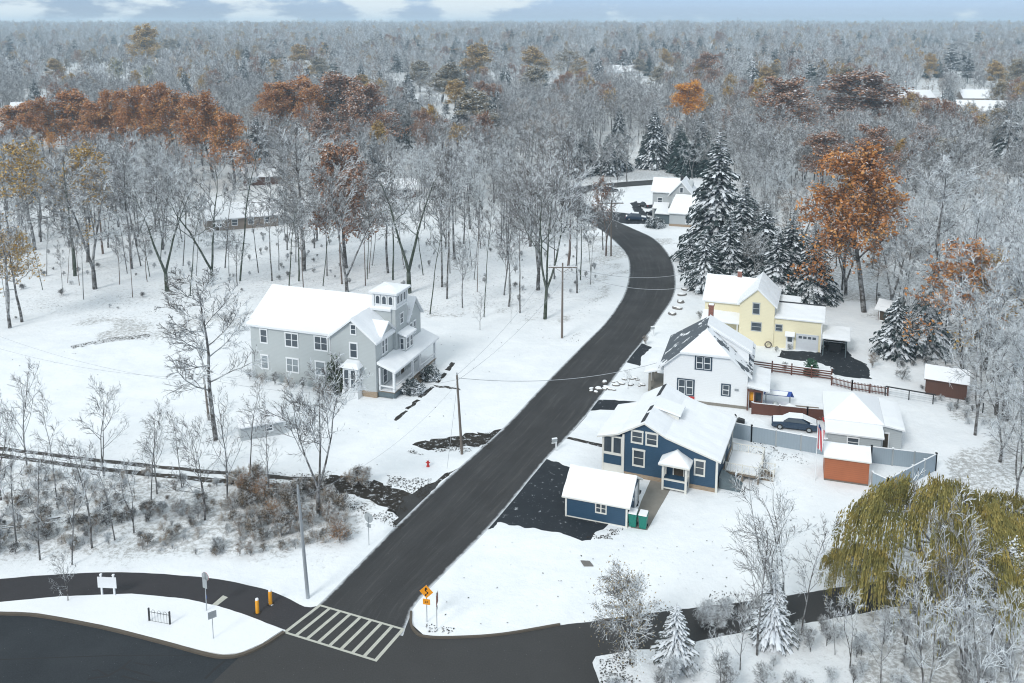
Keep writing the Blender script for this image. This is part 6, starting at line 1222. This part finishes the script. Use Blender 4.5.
# ------------------------------------------------------------------ willow
def willow():
    R = random.Random(77); wood, twig, lv = bare(78, 9, .25, 14, 6, 4, 0, .95, .35, r0=.4, fork=3, tw=.03, lenf=.60)
    strands = []; ends = [t[1] for t in twig if t[1][2] > 3.5 and sqrt(t[1][0]**2+t[1][1]**2) > 1.]
    V = []; Q = []; n_ = 0
    while n_ < 3500:
        az0 = R.random()*6.28; rr = 6.6*R.random()**.5; x0, y0 = rr*cos(az0), rr*sin(az0)
        if noise.noise((x0*.45, y0*.45, 2.)) < -.10: continue
        n_ += 1; rim = 1+.12*noise.noise((az0*2, 0, 1)); z0 = 9.3*(1-.50*(rr/(7*rim))**2.1)+.7*noise.noise((x0*.6, y0*.6, 8.))+R.gauss(0, .25); L = min(z0-.3, R.uniform(.7, 2.4)+rr*.36*R.random()**2); pp = (x0, y0, z0); d = (cos(az0), sin(az0)); w = R.uniform(.014, .032); out = R.uniform(.1, .5); n = 6; az = R.random()*3.14
        for s in range(n):
            t = (s+1)/n; q = (x0+d[0]*out*sqrt(t)+R.gauss(0, .035), y0+d[1]*out*sqrt(t)+R.gauss(0, .035), z0-L*t)
            for k_ in (-1, 1):
                a_ = az+k_*1.1+R.uniform(-.4, .4); k = len(V); ox, oy = cos(a_)*w*2.1, sin(a_)*w*2.1; md = tuple((pp[j]+q[j])/2 for j in range(3)); V.extend((pp, (md[0]+ox, md[1]+oy, md[2]-.1), q, (md[0]-ox*.3, md[1]-oy*.3, md[2]+.05))); Q.append((k, k+1, k+2, k+3))
            pp = q
    T = Tree(); Vw, Qw = tubes_np(wood, 6); T.trunk = mesh_np('willow_trunk', Vw, Qw, ['bark']); Vt, Qt = tubes_np(twig, 3); A, B, mi = merge([(Vt, Qt, 0), (np.array(V), np.array(Q), 1)]); T.crown = mesh_np('willow_crown', A, B, ['twig', 'olive'], mi); T.one = T.crown; T.h = 9.5; T.w = 7; return T
W = willow()
near(W, 930, 608, 484, 'large weeping willow with olive gold hanging leaves at lower right', name='willow_tree', rz=.5, w=175); near(W, 1015, 585, 500, 'second olive willow overlapping at the right edge', name='willow_tree', rz=2.5, sxy=1.1); near(W, 860, 600, 548, 'low olive willow clump overhanging the lower road', name='willow_tree', rz=1.2, sxy=1.0)
near(OT[2], 990, 640, 540, 'thin olive leaved tree under the willow at the right edge', leafmat='olive', name='autumn_tree', sxy=.9)
# leaf litter and frozen debris along thawed edges
R = random.Random(5); cs = []; 
def litter(poly, n, thr=-.1, s=4.):
    wp = [P(*p) for p in poly]; x0, x1 = min(a.x for a in wp), max(a.x for a in wp); y0, y1 = min(a.y for a in wp), max(a.y for a in wp); q = [(a.x, a.y) for a in wp]; m = 0; t = 0
    while m < n and t < n*40:
        t += 1; X, Y = R.uniform(x0, x1), R.uniform(y0, y1)
        if inpoly(X, Y, q) and noise.noise((X/s, Y/s, 2.)) > thr: cs.append((X, Y, .02+R.random()*.05)); m += 1
litter([(405, 452), (500, 430), (490, 450), (420, 455)], 500, 0, 2.); litter([(320, 470), (440, 480), (400, 530), (330, 500)], 1600, -.05, 2.); litter([(70, 346), (110, 338), (150, 334), (150, 337), (110, 342), (72, 349)], 700, -.4); litter([(225, 470), (345, 476), (345, 492), (225, 486)], 900, -.2, 2.)
litter([(600, 660), (640, 650), (700, 650), (640, 683), (600, 683)], 260, 0); litter([(-20, 300), (60, 290), (400, 300), (400, 310), (60, 320)], 350, .1); litter([(585, 538), (600, 530), (625, 528), (612, 540)], 120, -.2, 2); litter([(640, 585), (780, 596), (780, 604), (655, 612)], 160, -.0, 3.); litter([(745, 440), (810, 452), (812, 466), (745, 455)], 160, .05, 2.); litter([(425, 624), (455, 628), (450, 634), (428, 632)], 40, -.3, 2.)
litter([(-20, 340), (240, 350), (240, 440), (-20, 440)], 70, -1, 3.); litter([(430, 490+140), (480, 540), (620, 545), (830, 480), (900, 520), (800, 590), (560, 622)], 110, -1, 3.); litter([(300, 400), (420, 420), (440, 400), (540, 345), (430, 330), (480, 420), (380, 470)], 50, -1, 3.)
litter([(240, 240), (560, 240), (600, 330), (420, 330), (300, 300)], 900, .12, 6.); litter([(540, 340), (610, 250), (622, 262), (580, 345)], 160, .1)
bush(SH[2], 262, 502, 2.4, 'rust orange leaved shrub left of the fan shaped tree', leafmat='rustshrub', tint='twig_brown'); bush(SH[2], 275, 520, 2.0, 'tan leaved shrub low in the brown thicket', leafmat='rustshrub', tint='dry'); bush(SH[2], 340, 543, 1.9, 'reddish brown dry shrub at the right tip of the thicket', leafmat='rustshrub', tint='bark_red'); bush(SH[2], 246, 492, 1.9, 'brown shrub nearest the rutted lane left of the rust orange one', leafmat='rustshrub', tint='twig_brown')
V, Q = leaves_np(cs, .075, np.random.RandomState(5), 2.5); o = bpy.data.objects.new('leaf_litter', mesh_np('leaf_litter', V, Q, ['leafbrown'])); COL.objects.link(o); tag(o, 'dark leaf litter and weeds poking through thin snow', 'leaf litter', kind='stuff')
# fallen limbs / brush pile
g = place(BT[4], 512, 0, 5, 'snow covered fallen tree top lying by the lane thicket', name='fallen_tree', world=(P(60, 520).x, P(60, 520).y, .3), cat='fallen tree'); g.rotation_euler = (radians(84), 0, radians(-60)); g.scale = (.45, .45, .5)
g = place(BT[0], 512, 0, 5, 'heap of snowy felled branches right of the ranch house', name='brush_pile', world=(P(250, 246).x, P(250, 246).y, .4), cat='brush pile'); g.rotation_euler = (radians(80), 0, radians(-70)); g.scale = (.6, .45, .6)
# ------------------------------------------------------------------ light, sky, render settings
SUN_EL, SUN_AZ = radians(38), radians(215)
sl = bpy.data.lights.new('sun', 'SUN'); sl.energy = 1.35; sl.angle = radians(16); sl.color = (1., .98, .95); so = bpy.data.objects.new('sun', sl); COL.objects.link(so)
dv = Vector((sin(SUN_AZ)*cos(SUN_EL), cos(SUN_AZ)*cos(SUN_EL), sin(SUN_EL))); so.rotation_euler = dv.to_track_quat('Z', 'Y').to_euler(); so.location = (0, 0, 200)
W_ = bpy.data.worlds.new('World'); S.world = W_; W_.use_nodes = True; nt = W_.node_tree; bg = nt.nodes['Background']
sky = nt.nodes.new('ShaderNodeTexSky'); sky.sky_type = 'NISHITA'; sky.sun_disc = False; sky.sun_elevation = SUN_EL; sky.sun_rotation = SUN_AZ; sky.air_density = 1.; sky.dust_density = .6; sky.ozone_density = 1.5
tc = nt.nodes.new('ShaderNodeTexCoord'); mp = nt.nodes.new('ShaderNodeMapping'); mp.inputs['Scale'].default_value = (1, 1, 3.2); mp.inputs['Location'].default_value = (.35, 0, .2); nt.links.new(tc.outputs['Generated'], mp.inputs[0])
nz = nt.nodes.new('ShaderNodeTexNoise'); nz.inputs['Scale'].default_value = 9.; nz.inputs['Detail'].default_value = 7; nz.inputs['Roughness'].default_value = .55; nt.links.new(mp.outputs[0], nz.inputs[0])
mr = nt.nodes.new('ShaderNodeMapRange'); mr.interpolation_type = 'SMOOTHSTEP'; mr.inputs[1].default_value = .50; mr.inputs[2].default_value = .60
sx0 = nt.nodes.new('ShaderNodeSeparateXYZ'); nt.links.new(tc.outputs['Generated'], sx0.inputs[0]); ma = nt.nodes.new('ShaderNodeMath'); ma.operation = 'MULTIPLY_ADD'; ma.inputs[1].default_value = -.16; nt.links.new(sx0.outputs[0], ma.inputs[0]); nt.links.new(nz.outputs[0], ma.inputs[2]); nt.links.new(ma.outputs[0], mr.inputs[0])
# cloud cover closes in overhead, broken at the horizon
sx = nt.nodes.new('ShaderNodeSeparateXYZ'); nt.links.new(tc.outputs['Generated'], sx.inputs[0]); m2 = nt.nodes.new('ShaderNodeMapRange'); m2.inputs[1].default_value = .10; m2.inputs[2].default_value = .35; nt.links.new(sx.outputs[2], m2.inputs[0])
mx = nt.nodes.new('ShaderNodeMath'); mx.operation = 'MAXIMUM'; nt.links.new(mr.outputs[0], mx.inputs[0]); nt.links.new(m2.outputs[0], mx.inputs[1])
cm = nt.nodes.new('ShaderNodeMix'); cm.data_type = 'RGBA'; nt.links.new(mx.outputs[0], cm.inputs[0]); hz = nt.nodes.new('ShaderNodeMix'); hz.data_type = 'RGBA'; hz.blend_type = 'MULTIPLY'; hz.inputs[0].default_value = 1; nt.links.new(sky.outputs[0], hz.inputs[6]); hz.inputs[7].default_value = (.47, .62, 1.08, 1); nt.links.new(hz.outputs[2], cm.inputs[6]); cm.inputs[7].default_value = (5.6, 6.25, 6.6, 1)
nt.links.new(cm.outputs[2], bg.inputs[0]); bg.inputs[1].default_value = .10
S.view_settings.view_transform = 'Standard'; S.view_settings.look = 'None'; S.view_settings.exposure = .55; S.view_settings.gamma = 1
S.cycles.use_denoising = True; S.cycles.filter_width = 1.1; S.cycles.max_bounces = 5; S.cycles.diffuse_bounces = 3; S.cycles.volume_bounces = 1; S.cycles.use_adaptive_sampling = True; S.cycles.adaptive_threshold = .008; S.cycles.volume_max_steps = 64
try: S.cycles.denoiser = 'OPENIMAGEDENOISE'; S.cycles.denoising_input_passes = 'RGB_ALBEDO_NORMAL'
except Exception: pass
bpy.context.view_layer.update()
print('objects', len(bpy.data.objects))
